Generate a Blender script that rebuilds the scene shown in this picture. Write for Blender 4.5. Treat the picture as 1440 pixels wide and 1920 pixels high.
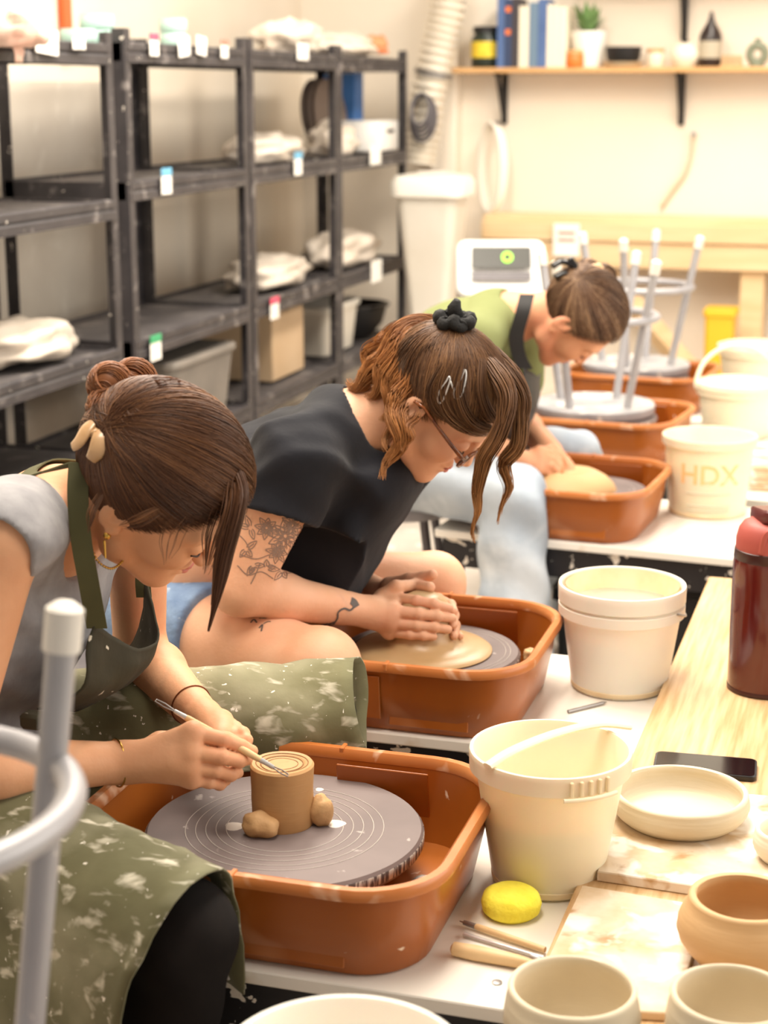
import bpy, bmesh, math, random
import numpy as np
from mathutils import Vector, Matrix, noise as mnoise

for o in list(bpy.data.objects):
    bpy.data.objects.remove(o, do_unlink=True)
scene = bpy.context.scene
COL = scene.collection
rnd = random.Random(7)
R = math.radians

# ------------------------------------------------------------------ camera
CAM_H = 1.43
PITCH = math.atan(788 / 3200.0)
YAW = R(16.9)
cam_data = bpy.data.cameras.new('camera')
cam = bpy.data.objects.new('camera', cam_data)
COL.objects.link(cam)
cam.location = (0, 0, CAM_H)
cam.rotation_euler = (math.pi / 2 - PITCH, 0, YAW)
cam_data.sensor_fit = 'VERTICAL'
cam_data.sensor_height = 36.0
cam_data.sensor_width = 27.0
cam_data.lens = 60.0
cam_data.clip_start = 0.05
cam_data.dof.use_dof = True
cam_data.dof.focus_distance = 2.35
cam_data.dof.aperture_fstop = 4.5
scene.camera = cam

# ------------------------------------------------------------------ world and light
world = bpy.data.worlds.new('world')
scene.world = world
world.use_nodes = True
bg = world.node_tree.nodes['Background']
bg.inputs[0].default_value = (1.0, 0.90, 0.79, 1)
bg.inputs[1].default_value = 0.27

def area_light(name, loc, rot, sx, sy, power, col):
    d = bpy.data.lights.new(name, 'AREA')
    d.shape = 'RECTANGLE'
    d.size = sx
    d.size_y = sy
    d.energy = power
    d.color = col
    o = bpy.data.objects.new(name, d)
    o.location = loc
    o.rotation_euler = rot
    COL.objects.link(o)
    return o

WARM = (1.0, 0.90, 0.77)
# ceiling fluorescent panels and the big window on the right-hand side of the studio
area_light('ceiling_panel_light', (-0.6, 2.2, 3.0), (0, 0, 0), 0.6, 2.4, 58, WARM)
area_light('ceiling_panel_light', (-0.4, 5.6, 3.0), (0, 0, 0), 0.6, 2.4, 64, WARM)
area_light('ceiling_panel_light', (-1.5, 4.0, 3.0), (0, 0, 0), 0.6, 2.4, 84, WARM)
area_light('window_light', (3.2, 3.6, 1.9), (0, R(78), 0), 2.2, 5.0, 100, (1.0, 0.93, 0.83))

vs = scene.view_settings
vs.view_transform = 'Standard'
vs.look = 'None'
vs.gamma = 1.0
vs.use_curve_mapping = False
vs.exposure = 0.62

# ------------------------------------------------------------------ helpers: layout
FPX = 3200.0
FWD = np.array([-math.sin(YAW) * math.cos(PITCH), math.cos(YAW) * math.cos(PITCH), -math.sin(PITCH)])
RGT = np.array([math.cos(YAW), math.sin(YAW), 0.0])
UPV = np.cross(RGT, FWD)
EYE = np.array([0, 0, CAM_H])
def ray(u, v): return FWD + RGT * (u - 720) / FPX - UPV * (v - 960) / FPX
def at_d(u, v, D): return EYE + ray(u, v) * D
def at_z(u, v, z):
    r = ray(u, v); return EYE + r * ((z - CAM_H) / r[2])
def at_y(u, v, y):
    r = ray(u, v); return EYE + r * (y / r[1])
def at_x(u, v, x):
    r = ray(u, v); return EYE + r * (x / r[0])

# ------------------------------------------------------------------ helpers: materials
def lin(c):
    out = []
    for x in c[:3]:
        x = x / 255.0
        out.append(x / 12.92 if x <= 0.04045 else ((x + 0.055) / 1.055) ** 2.4)
    return (out[0], out[1], out[2], 1.0)

MATS = {}
def mat(name, col, rough=0.55, col2=None, scale=6.0, detail=4.0, metal=0.0, bump=0.0, bscale=60.0,
        spec=0.5, stretch=(1, 1, 1), splat=None, ramp=(0.35, 0.65), sss=0.0, alpha=1.0, trans=0.0,
        emit=None, sheen=0.0, coat=0.0, bstretch=None):
    """principled material; col/col2 in 0-255 sRGB mixed by a noise; splat = list of (colour, scale, threshold, softness)"""
    m = bpy.data.materials.new(name)
    m.use_nodes = True
    nt = m.node_tree
    N, L = nt.nodes, nt.links
    b = N['Principled BSDF']
    b.inputs['Roughness'].default_value = rough
    b.inputs['Metallic'].default_value = metal
    b.inputs['Specular IOR Level'].default_value = spec
    if sss:
        b.inputs['Subsurface Weight'].default_value = sss
        b.inputs['Subsurface Radius'].default_value = (1.0, 0.35, 0.2)
        b.inputs['Subsurface Scale'].default_value = 0.012
    if sheen:
        b.inputs['Sheen Weight'].default_value = sheen
        b.inputs['Sheen Roughness'].default_value = 0.5
    if coat:
        b.inputs['Coat Weight'].default_value = coat
        b.inputs['Coat Roughness'].default_value = 0.1
    if trans: b.inputs['Transmission Weight'].default_value = trans
    if alpha < 1: b.inputs['Alpha'].default_value = alpha
    tc = N.new('ShaderNodeTexCoord')
    mp = N.new('ShaderNodeMapping')
    mp.inputs['Scale'].default_value = stretch
    L.new(tc.outputs['Object'], mp.inputs['Vector'])
    cur = None
    if col2 is not None:
        nz = N.new('ShaderNodeTexNoise')
        nz.inputs['Scale'].default_value = scale
        nz.inputs['Detail'].default_value = detail
        L.new(mp.outputs[0], nz.inputs['Vector'])
        rp = N.new('ShaderNodeValToRGB')
        rp.color_ramp.elements[0].position = ramp[0]
        rp.color_ramp.elements[1].position = ramp[1]
        rp.color_ramp.elements[0].color = lin(col)
        rp.color_ramp.elements[1].color = lin(col2)
        L.new(nz.outputs['Fac'], rp.inputs['Fac'])
        cur = rp.outputs['Color']
    for i, sp in enumerate(splat or []):
        scol, ssc, th, soft = sp[:4]
        strch = sp[4] if len(sp) > 4 else (1, 1, 1)
        mp2 = N.new('ShaderNodeMapping')
        mp2.inputs['Scale'].default_value = strch
        mp2.inputs['Location'].default_value = (3.1 * i + 1.7, 2.3 * i, 0.9 * i)
        L.new(tc.outputs['Object'], mp2.inputs['Vector'])
        n2 = N.new('ShaderNodeTexNoise')
        n2.inputs['Scale'].default_value = ssc
        n2.inputs['Detail'].default_value = 3.0
        n2.inputs['Distortion'].default_value = 0.4
        L.new(mp2.outputs[0], n2.inputs['Vector'])
        mr = N.new('ShaderNodeMapRange')
        mr.inputs['From Min'].default_value = th
        mr.inputs['From Max'].default_value = th + soft
        L.new(n2.outputs['Fac'], mr.inputs['Value'])
        mx = N.new('ShaderNodeMix')
        mx.data_type = 'RGBA'
        L.new(mr.outputs[0], mx.inputs['Factor'])
        if cur is None: mx.inputs['A'].default_value = lin(col)
        else: L.new(cur, mx.inputs['A'])
        mx.inputs['B'].default_value = lin(scol)
        cur = mx.outputs['Result']
    if cur is None: b.inputs['Base Color'].default_value = lin(col)
    else: L.new(cur, b.inputs['Base Color'])
    if bump:
        mp3 = N.new('ShaderNodeMapping')
        mp3.inputs['Scale'].default_value = bstretch or stretch
        L.new(tc.outputs['Object'], mp3.inputs['Vector'])
        nb = N.new('ShaderNodeTexNoise')
        nb.inputs['Scale'].default_value = bscale
        nb.inputs['Detail'].default_value = 4
        L.new(mp3.outputs[0], nb.inputs['Vector'])
        bp = N.new('ShaderNodeBump')
        bp.inputs['Strength'].default_value = bump
        bp.inputs['Distance'].default_value = 0.01
        L.new(nb.outputs['Fac'], bp.inputs['Height'])
        L.new(bp.outputs[0], b.inputs['Normal'])
    if emit:
        b.inputs['Emission Color'].default_value = lin(emit[0])
        b.inputs['Emission Strength'].default_value = emit[1]
    MATS[name] = m
    return m

# ------------------------------------------------------------------ helpers: objects
def empty(name, loc=(0, 0, 0), rz=0.0, label=None, cat=None, group=None, rot=None):
    o = bpy.data.objects.new(name, None)
    o.empty_display_size = 0.05
    COL.objects.link(o)
    o.location = loc
    o.rotation_euler = rot if rot else (0, 0, rz)
    tag(o, label, cat, group)
    return o

def tag(o, label=None, cat=None, group=None, kind=None):
    if label: o['label'] = label
    if cat: o['category'] = cat
    if group: o['group'] = group
    if kind: o['kind'] = kind
    return o

def mesh(name, vf, m, parent=None, loc=(0, 0, 0), rot=(0, 0, 0), smooth=40, world=False):
    v, f = vf
    me = bpy.data.meshes.new(name)
    if isinstance(f, np.ndarray) and isinstance(v, np.ndarray):
        nv, nf, k = len(v), len(f), f.shape[1]
        me.vertices.add(nv); me.loops.add(nf * k); me.polygons.add(nf)
        me.vertices.foreach_set('co', v.astype(np.float32).ravel())
        me.loops.foreach_set('vertex_index', f.astype(np.int32).ravel())
        me.polygons.foreach_set('loop_start', (np.arange(nf) * k).astype(np.int32))
        me.update(calc_edges=True)
    else:
        me.from_pydata([tuple(p) for p in v], [], [tuple(int(i) for i in q) for q in f])
        me.update()
    if smooth:
        me.shade_smooth()
        if smooth < 180: me.set_sharp_from_angle(angle=R(smooth))
    me.materials.append(m if not isinstance(m, str) else MATS[m])
    o = bpy.data.objects.new(name, me)
    COL.objects.link(o)
    o.location = loc
    o.rotation_euler = rot
    if parent is not None:
        o.parent = parent
        if world: o.location = tuple(-Vector(parent.location))
    return o

def copy_tree(o, parent=None):
    c = o.copy()
    COL.objects.link(c)
    c.parent = parent
    for ch in list(o.children): copy_tree(ch, c)
    return c

def attach(o, parent):
    from mathutils import Euler
    M = Matrix.Translation(parent.location) @ Euler(parent.rotation_euler).to_matrix().to_4x4()
    o.parent = parent
    o.matrix_parent_inverse = M.inverted()
    return o

def struct(o):
    o['kind'] = 'structure'
    return o

# ------------------------------------------------------------------ helpers: shapes (verts, faces)
def join(*parts):
    V, F = [], []
    for v, f in parts:
        n = len(V)
        V += [tuple(p) for p in v]
        F += [tuple(int(i) + n for i in q) for q in f]
    return V, F

def xf(vf, loc=(0, 0, 0), rot=(0, 0, 0), sc=(1, 1, 1)):
    from mathutils import Euler
    M = Matrix.Translation(loc) @ Euler(rot).to_matrix().to_4x4() @ Matrix.Diagonal((*sc, 1))
    return [tuple(M @ Vector(p)) for p in vf[0]], vf[1]

def box(cx, cy, cz, sx, sy, sz, bev=0.0, seg=1):
    bm = bmesh.new()
    bmesh.ops.create_cube(bm, size=1)
    for v in bm.verts:
        v.co = Vector((v.co.x * sx, v.co.y * sy, v.co.z * sz))
    if bev:
        bmesh.ops.bevel(bm, geom=list(bm.edges), offset=min(bev, 0.49 * min(sx, sy, sz)), segments=seg, affect='EDGES', profile=0.5)
    bm.verts.index_update()
    V = [(v.co.x + cx, v.co.y + cy, v.co.z + cz) for v in bm.verts]
    F = [[v.index for v in f.verts] for f in bm.faces]
    bm.free()
    return V, F

def lathe(prof, seg=48, wob=0.0):
    """revolve (r, z) points; r == 0 makes a pole"""
    V, F, rings = [], [], []
    for i, (r, z) in enumerate(prof):
        if r <= 1e-7:
            rings.append([len(V)]); V.append((0, 0, z))
        else:
            rings.append(list(range(len(V), len(V) + seg)))
            for k in range(seg):
                a = 2 * math.pi * k / seg
                w = 1 + wob * math.sin(3 * a + i * .7) + wob * .6 * math.sin(5 * a + i * 1.9)
                V.append((r * w * math.cos(a), r * w * math.sin(a), z))
    for a, b in zip(rings[:-1], rings[1:]):
        if len(a) == 1 and len(b) == 1: continue
        for k in range(seg):
            k2 = (k + 1) % seg
            if len(a) == 1: F.append((a[0], b[k2], b[k]))
            elif len(b) == 1: F.append((a[k], a[k2], b[0]))
            else: F.append((a[k], a[k2], b[k2], b[k]))
    return V, F

def catmull(pts, n=8, closed=False):
    P = [np.array(p, float) for p in pts]
    out = []
    m = len(P)
    rng = range(m) if closed else range(m - 1)
    for i in rng:
        p1, p2 = P[i], P[(i + 1) % m]
        p0 = P[i - 1] if (closed or i > 0) else 2 * p1 - p2
        p3 = P[(i + 2) % m] if (closed or i + 2 < m) else 2 * p2 - p1
        for k in range(n):
            t = k / n
            out.append(0.5 * ((2 * p1) + (-p0 + p2) * t + (2 * p0 - 5 * p1 + 4 * p2 - p3) * t * t + (-p0 + 3 * p1 - 3 * p2 + p3) * t ** 3))
    if not closed: out.append(P[-1])
    return out

def tube(pts, rad, seg=10, closed=False, cap=True, flat=None):
    """sweep a circle along pts; rad a number or a list; flat = (sx, sy) squash of the section"""
    P = np.array([np.array(p, float) for p in pts])
    n = len(P)
    rads = [rad] * n if np.isscalar(rad) else list(rad)
    if closed: T = np.roll(P, -1, 0) - np.roll(P, 1, 0)
    else: T = np.gradient(P, axis=0)
    T = T / (np.linalg.norm(T, axis=1, keepdims=True) + 1e-12)
    ref = np.array([0, 0, 1.0]) if abs(T[0][2]) < 0.9 else np.array([1.0, 0, 0])
    u = np.cross(ref, T[0]); u /= np.linalg.norm(u)
    V, F = [], []
    sx, sy = flat or (1, 1)
    for i in range(n):
        u = u - T[i] * (u @ T[i]); u /= np.linalg.norm(u) + 1e-12
        w = np.cross(T[i], u)
        for k in range(seg):
            a = 2 * math.pi * k / seg
            V.append(tuple(P[i] + rads[i] * (sx * math.cos(a) * u + sy * math.sin(a) * w)))
    rng = n if closed else n - 1
    for i in range(rng):
        for k in range(seg):
            k2 = (k + 1) % seg; j = (i + 1) % n
            F.append((i * seg + k, i * seg + k2, j * seg + k2, j * seg + k))
    if cap and not closed:
        F.append(tuple(reversed(range(seg))))
        F.append(tuple(range((n - 1) * seg, n * seg)))
    return V, F

def rrect(w, l, r, seg=6):
    """closed rounded rectangle outline, w along x, l along y"""
    r = min(r, w / 2 - 1e-4, l / 2 - 1e-4)
    pts = []
    for (cx, cy, a0) in ((w / 2 - r, l / 2 - r, 0), (-w / 2 + r, l / 2 - r, 90), (-w / 2 + r, -l / 2 + r, 180), (w / 2 - r, -l / 2 + r, 270)):
        for k in range(seg + 1):
            a = R(a0 + 90 * k / seg)
            pts.append((cx + r * math.cos(a), cy + r * math.sin(a)))
    return pts

def loft(loops, cap0=True, cap1=True):
    V, F = [], []
    n = len(loops[0])
    for lp in loops: V += [tuple(p) for p in lp]
    for i in range(len(loops) - 1):
        for k in range(n):
            k2 = (k + 1) % n
            F.append((i * n + k, i * n + k2, (i + 1) * n + k2, (i + 1) * n + k))
    if cap0: F.append(tuple(reversed(range(n))))
    if cap1: F.append(tuple(range((len(loops) - 1) * n, len(loops) * n)))
    return V, F

def prism(outline, z0, z1, bev=0.0):
    """extrude an (x, y) outline between z0 and z1"""
    cx = sum(p[0] for p in outline) / len(outline); cy = sum(p[1] for p in outline) / len(outline)
    def ins(d): 
        out = []
        for x, y in outline:
            L = math.hypot(x - cx, y - cy) + 1e-9
            out.append((x - (x - cx) / L * d, y - (y - cy) / L * d))
        return out
    if bev:
        a = ins(bev)
        return loft([[(x, y, z0) for x, y in a], [(x, y, z0 + bev) for x, y in outline], [(x, y, z1 - bev) for x, y in outline], [(x, y, z1) for x, y in a]])
    return loft([[(x, y, z0) for x, y in outline], [(x, y, z1) for x, y in outline]])

def sheet(ctrl, nu=8, nv=8, thick=0.002, wr=0.0, wscale=18.0, seed=0):
    """cloth sheet through a grid of control points (rows x cols), with a thickness and fine wrinkles"""
    rows = [catmull(r, nu) for r in ctrl]
    cols = [catmull([rows[i][j] for i in range(len(rows))], nv) for j in range(len(rows[0]))]
    G = np.array(cols)
    tu = np.gradient(G, axis=0); tv = np.gradient(G, axis=1)
    nrm = np.cross(tu, tv); nrm /= (np.linalg.norm(nrm, axis=2, keepdims=True) + 1e-12)
    a, b = G.shape[:2]
    if wr:
        for i in range(a):
            for j in range(b):
                p = Vector(G[i, j] * wscale) + Vector((seed * 3.1, seed * 1.7, 0))
                G[i, j] += nrm[i, j] * wr * (mnoise.noise(p) + 0.5 * mnoise.noise(p * 2.3))
    V = [tuple(p) for p in (G + nrm * thick / 2).reshape(-1, 3)] + [tuple(p) for p in (G - nrm * thick / 2).reshape(-1, 3)]
    F = []
    n = a * b
    for i in range(a - 1):
        for j in range(b - 1):
            q = (i * b + j, (i + 1) * b + j, (i + 1) * b + j + 1, i * b + j + 1)
            F.append(q); F.append(tuple(x + n for x in reversed(q)))
    rim = [i * b for i in range(a)] + [(a - 1) * b + j for j in range(1, b)] + [i * b + b - 1 for i in range(a - 2, -1, -1)] + [j for j in range(b - 2, 0, -1)]
    for k in range(len(rim)):
        p, q = rim[k], rim[(k + 1) % len(rim)]
        F.append((q, p, p + n, q + n))
    return V, F

# ------------------------------------------------------------------ helpers: signed-distance bodies
class Field:
    """smooth union of tapered capsules and ellipsoids, meshed with surface nets"""
    def __init__(self): self.p = []
    def _add(self, fn, lo, hi, k, op): self.p.append((fn, np.array(lo, float), np.array(hi, float), k, op))
    def rc(self, a, b, r1, r2=None, k=0.012, op='u', squash=None):
        a = np.array(a, float); b = np.array(b, float); r2 = r1 if r2 is None else r2
        ba = b - a; L2 = float(ba @ ba) + 1e-12
        if squash is None:
            def fn(x, y, z):
                t = np.clip(((x - a[0]) * ba[0] + (y - a[1]) * ba[1] + (z - a[2]) * ba[2]) / L2, 0, 1)
                return np.sqrt((x - a[0] - t * ba[0]) ** 2 + (y - a[1] - t * ba[1]) ** 2 + (z - a[2] - t * ba[2]) ** 2) - (r1 + (r2 - r1) * t)
            m = max(r1, r2)
        else:                                   # squash = (axis, factor): section widened along axis by factor
            ax = np.array(squash[0], float); ax /= np.linalg.norm(ax); s = squash[1]
            def fn(x, y, z):
                t = np.clip(((x - a[0]) * ba[0] + (y - a[1]) * ba[1] + (z - a[2]) * ba[2]) / L2, 0, 1)
                dx, dy, dz = x - a[0] - t * ba[0], y - a[1] - t * ba[1], z - a[2] - t * ba[2]
                w = dx * ax[0] + dy * ax[1] + dz * ax[2]
                q = dx * dx + dy * dy + dz * dz - w * w + (w / s) ** 2
                return np.sqrt(np.maximum(q, 0)) - (r1 + (r2 - r1) * t)
            m = max(r1, r2) * max(1, s)
        self._add(fn, np.minimum(a, b) - m, np.maximum(a, b) + m, k, op)
        return self
    def chain(self, pts, rad, k=0.01, op='u'):
        for i in range(len(pts) - 1): self.rc(pts[i], pts[i + 1], rad[i], rad[i + 1], k, op)
        return self
    def ell(self, c, r, Rm=None, k=0.012, op='u'):
        c = np.array(c, float); r = np.array(r, float); M = np.eye(3) if Rm is None else np.array(Rm, float)
        def fn(x, y, z):
            dx, dy, dz = x - c[0], y - c[1], z - c[2]
            q = [(dx * M[0, i] + dy * M[1, i] + dz * M[2, i]) for i in range(3)]
            k0 = np.sqrt((q[0] / r[0]) ** 2 + (q[1] / r[1]) ** 2 + (q[2] / r[2]) ** 2)
            k1 = np.sqrt((q[0] / r[0] ** 2) ** 2 + (q[1] / r[1] ** 2) ** 2 + (q[2] / r[2] ** 2) ** 2) + 1e-9
            return k0 * (k0 - 1) / k1
        m = r.max()
        self._add(fn, c - m, c + m, k, op)
        return self
    def plane(self, pt, n, k=0.0, lo=None, hi=None):
        """cut away the side the normal points to, optionally only inside a box"""
        pt = np.array(pt, float); n = np.array(n, float); n /= np.linalg.norm(n)
        def fn(x, y, z): return -((x - pt[0]) * n[0] + (y - pt[1]) * n[1] + (z - pt[2]) * n[2])
        self._add(fn, lo if lo is not None else (-99,) * 3, hi if hi is not None else (99,) * 3, k, 's')
        return self
    def grid(self, lo, hi, h, disp=None):
        lo = np.array(lo, float); hi = np.array(hi, float)
        n = np.ceil((hi - lo) / h).astype(int) + 1
        ax = [(lo[i] + h * np.arange(n[i])).astype(np.float32) for i in range(3)]
        d = np.full(n, 0.5, np.float32)
        for fn, a, b, k, op in self.p:
            m = k + 3.5 * h + 0.004
            i0 = np.clip(np.floor((a - m - lo) / h).astype(int), 0, n)
            i1 = np.clip(np.ceil((b + m - lo) / h).astype(int) + 1, 0, n)
            if (i1 <= i0).any(): continue
            sl = tuple(slice(p, q) for p, q in zip(i0, i1))
            q = fn(ax[0][sl[0]][:, None, None], ax[1][sl[1]][None, :, None], ax[2][sl[2]][None, None, :]).astype(np.float32)
            s = d[sl]
            if op == 'u':
                if k > 0:
                    t = np.clip(0.5 + 0.5 * (q - s) / k, 0, 1); d[sl] = q + (s - q) * t - k * t * (1 - t)
                else: d[sl] = np.minimum(s, q)
            else:
                q = -q
                if k > 0:
                    t = np.clip(0.5 - 0.5 * (q - s) / k, 0, 1); d[sl] = q + (s - q) * t + k * t * (1 - t)
                else: d[sl] = np.maximum(s, q)
        if disp is not None:
            I = np.argwhere(np.abs(d) < 0.03)
            x = lo[0] + h * I[:, 0]; y = lo[1] + h * I[:, 1]; z = lo[2] + h * I[:, 2]
            d[I[:, 0], I[:, 1], I[:, 2]] -= disp(x, y, z).astype(np.float32)
        return d, lo
    def mesh(self, lo, hi, h, disp=None, cut=None):
        d, lo = self.grid(lo, hi, h, disp)
        v, f = surfnet(d)
        v = v * h + lo
        if cut is not None and len(f):
            cen = v[f].mean(1)
            keep = np.ones(len(f), bool)
            for a, b in cut:
                keep &= ~((cen > np.array(a)).all(1) & (cen < np.array(b)).all(1))
            f = f[keep]
            used = np.zeros(len(v), bool); used[f.ravel()] = True
            idx = np.cumsum(used) - 1
            v = v[used]; f = idx[f]
        return v, f

def surfnet(d):
    s = d < 0
    c = np.zeros(np.array(d.shape) - 1, np.int8)
    for i in (0, 1):
        for j in (0, 1):
            for k in (0, 1):
                c += s[i:s.shape[0] - 1 + i, j:s.shape[1] - 1 + j, k:s.shape[2] - 1 + k]
    act = (c > 0) & (c < 8)
    I = np.argwhere(act)
    idx = np.full(c.shape, -1, np.int64)
    idx[I[:, 0], I[:, 1], I[:, 2]] = np.arange(len(I))
    pos = np.zeros((len(I), 3)); cnt = np.zeros(len(I))
    offs = [(i, j, k) for i in (0, 1) for j in (0, 1) for k in (0, 1)]
    for a in offs:
        for ax in range(3):
            if a[ax]: continue
            b = list(a); b[ax] = 1
            d0 = d[I[:, 0] + a[0], I[:, 1] + a[1], I[:, 2] + a[2]]
            d1 = d[I[:, 0] + b[0], I[:, 1] + b[1], I[:, 2] + b[2]]
            cr = (d0 < 0) != (d1 < 0)
            t = np.where(cr, d0 / np.where(d0 == d1, 1, d0 - d1), 0)
            pp = np.zeros((len(I), 3)); pp[:] = a; pp[:, ax] += t
            pos[cr] += pp[cr]; cnt[cr] += 1
    V = I + pos / np.maximum(cnt, 1)[:, None]
    F = []
    for ax in range(3):
        o1, o2 = [(1, 2), (2, 0), (0, 1)][ax]
        sl0 = [slice(None)] * 3; sl1 = [slice(None)] * 3
        sl0[ax] = slice(0, -1); sl1[ax] = slice(1, None)
        cr = s[tuple(sl0)] != s[tuple(sl1)]
        E = np.argwhere(cr)
        ok = (E[:, o1] > 0) & (E[:, o2] > 0) & (E[:, o1] < d.shape[o1] - 1) & (E[:, o2] < d.shape[o2] - 1)
        E = E[ok]
        if not len(E): continue
        q = []
        for da, db in ((-1, -1), (0, -1), (0, 0), (-1, 0)):
            e = E.copy(); e[:, o1] += da; e[:, o2] += db
            q.append(idx[e[:, 0], e[:, 1], e[:, 2]])
        q = np.stack(q, 1)
        inside0 = s[E[:, 0], E[:, 1], E[:, 2]]
        q[~inside0] = q[~inside0][:, ::-1]
        F.append(q)
    F = np.concatenate(F) if F else np.zeros((0, 4), np.int64)
    return V, F

def njoin(*parts):
    V, F, n = [], [], 0
    for v, f in parts:
        V.append(v); F.append(f + n); n += len(v)
    return np.concatenate(V), np.concatenate(F)
# ------------------------------------------------------------------ materials
DUST = (232, 224, 212)
mat('wall_cream', (232, 221, 205), 0.75, (224, 211, 192), 1.3, bump=0.03, bscale=25)
mat('wall_white', (240, 231, 217), 0.7, (234, 223, 206), 1.1)
mat('floor_concrete', (176, 166, 155), 0.55, (196, 187, 176), 3.0, splat=[((222, 214, 203), 14, 0.62, 0.06)])
mat('rack_black', (50, 47, 50), 0.5, (66, 62, 64), 9, splat=[(DUST, 70, 0.70, 0.03), ((128, 122, 120), 16, 0.60, 0.14)])
mat('rack_board', (66, 62, 64), 0.6, (84, 80, 80), 5, splat=[((150, 143, 138), 10, 0.58, 0.2)])
mat('plastic_grey', (212, 203, 190), 0.5, (198, 188, 175), 3.5, splat=[((220, 212, 200), 9, 0.6, 0.14)])
mat('pan_orange', (172, 98, 34), 0.32, (156, 83, 26), 4, splat=[((224, 168, 128), 5, 0.62, 0.18), ((238, 214, 190), 26, 0.71, 0.04)], bump=0.04, bscale=8)
mat('pan_smear', (196, 122, 74), 0.45, (226, 186, 152), 22, ramp=(0.45, 0.62))
mat('bat_dark', (108, 95, 93), 0.62, (122, 108, 105), 7, splat=[((176, 166, 160), 30, 0.68, 0.06)])
mat('bat_edge', (88, 78, 76), 0.6, (200, 192, 182), 170, stretch=(1, 1, 0.12), ramp=(0.48, 0.56))
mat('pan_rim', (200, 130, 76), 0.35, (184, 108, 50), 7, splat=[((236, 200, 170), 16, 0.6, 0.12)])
mat('bat_ring', (196, 188, 180), 0.6)
mat('table_white', (238, 233, 224), 0.4, (232, 225, 213), 3, splat=[((222, 209, 190), 11, 0.66, 0.1)])
mat('table_frame', (22, 20, 23), 0.45, (30, 27, 30), 6, splat=[(DUST, 26, 0.635, 0.015), (DUST, 60, 0.69, 0.02)])
mat('bucket_cream', (238, 228, 202), 0.38, (230, 217, 187), 3, sss=0.15)
mat('bucket_white', (244, 239, 228), 0.38, (238, 230, 216), 3, sss=0.15)
mat('bucket_stain', (232, 208, 166), 0.6, (240, 224, 190), 18)
mat('plywood', (222, 190, 146), 0.5, (186, 144, 94), 12, detail=7, stretch=(8, 0.5, 8), bump=0.05, bscale=20, ramp=(0.3, 0.7))
mat('plywood_dusty', (200, 170, 130), 0.6, (222, 206, 184), 12, splat=[((172, 132, 88), 22, 0.58, 0.15), ((234, 226, 214), 18, 0.53, 0.1)], ramp=(0.35, 0.6))
mat('bench_wood', (232, 204, 162), 0.55, (222, 190, 144), 4, stretch=(0.7, 8, 8))
mat('shelf_wood', (214, 170, 116), 0.5, (200, 152, 98), 5, stretch=(0.6, 9, 9))
mat('clay_pale', (218, 205, 180), 0.62, (208, 193, 164), 6, bump=0.06, bscale=60, bstretch=(0.6, 0.6, 6))
mat('clay_cream', (238, 230, 212), 0.55, (231, 221, 200), 6, bump=0.05, bscale=60, bstretch=(0.6, 0.6, 6))
mat('clay_tan', (208, 172, 126), 0.6, (200, 160, 112), 6, bump=0.06, bscale=60, bstretch=(0.6, 0.6, 6))
mat('clay_wet', (198, 168, 126), 0.36, (188, 154, 110), 8, bump=0.1, bscale=30, bstretch=(0.6, 0.6, 5))
mat('clay_leather', (190, 148, 98), 0.6, (180, 136, 86), 12, bump=0.07, bscale=40, bstretch=(0.5, 0.5, 5), splat=[((165, 120, 72), 22, 0.63, 0.1)])
mat('clay_lump', (200, 160, 112), 0.65, (186, 144, 96), 16, bump=0.3, bscale=45)
mat('clay_groove', (150, 108, 66), 0.8)
mat('stool_metal', (158, 156, 160), 0.42, (172, 170, 172), 6, metal=0.25, splat=[((215, 210, 205), 30, 0.68, 0.05)])
mat('stool_dark', (92, 88, 92), 0.45, (110, 106, 108), 6, metal=0.2)
mat('stool_seat', (140, 140, 144), 0.5, (178, 176, 176), 9, splat=[(DUST, 14, 0.6, 0.06)])
mat('rubber_white', (226, 220, 210), 0.55)
mat('bottle_maroon', (92, 22, 18), 0.2, (82, 18, 16), 3, coat=0.5)
mat('bottle_band', (58, 22, 20), 0.35)
mat('bottle_coral', (172, 82, 72), 0.5)
mat('bottle_lid', (98, 48, 48), 0.3)
mat('phone_black', (14, 13, 15), 0.12, coat=0.6)
mat('phone_side', (24, 22, 24), 0.4)
mat('sponge_yellow', (250, 240, 84), 0.9, (244, 230, 66), 30, bump=0.3, bscale=120)
mat('metal_bright', (206, 204, 202), 0.3, metal=0.55)
mat('metal_dull', (150, 146, 144), 0.4, metal=0.8)
mat('wood_tool', (228, 196, 148), 0.5, (216, 180, 128), 10, stretch=(1, 1, 6))
mat('black_matte', (24, 22, 23), 0.55)
mat('black_gloss', (20, 18, 20), 0.25)
mat('paper_white', (246, 242, 234), 0.7)
mat('paper_shade', (222, 214, 204), 0.7)
mat('pink', (226, 84, 110), 0.6)
mat('red_soft', (228, 120, 104), 0.6)
mat('blue_tape', (108, 172, 206), 0.6)
mat('green_tape', (64, 160, 110), 0.6)
mat('teal_plastic', (182, 214, 204), 0.45, (170, 204, 194), 5)
mat('bag_white', (226, 214, 200), 0.45, (208, 194, 178), 7, bump=0.5, bscale=18)
mat('bag_pink', (222, 178, 158), 0.5, (230, 206, 190), 6, bump=0.4, bscale=14)
mat('bag_clear', (204, 192, 178), 0.3, (220, 208, 194), 8, bump=0.6, bscale=16)
mat('orange_print', (232, 140, 96), 0.6)
mat('duct_silver', (226, 218, 204), 0.35, metal=0.35)
mat('book_blue', (72, 98, 146), 0.6, (84, 110, 158), 8)
mat('book_navy', (46, 62, 96), 0.6)
mat('book_dark', (58, 52, 58), 0.6)
mat('book_cream', (236, 226, 204), 0.65)
mat('book_teal', (104, 128, 150), 0.6)
mat('page_cream', (240, 230, 210), 0.8)
mat('leaf', (96, 132, 74), 0.5, (124, 156, 96), 12)
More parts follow.
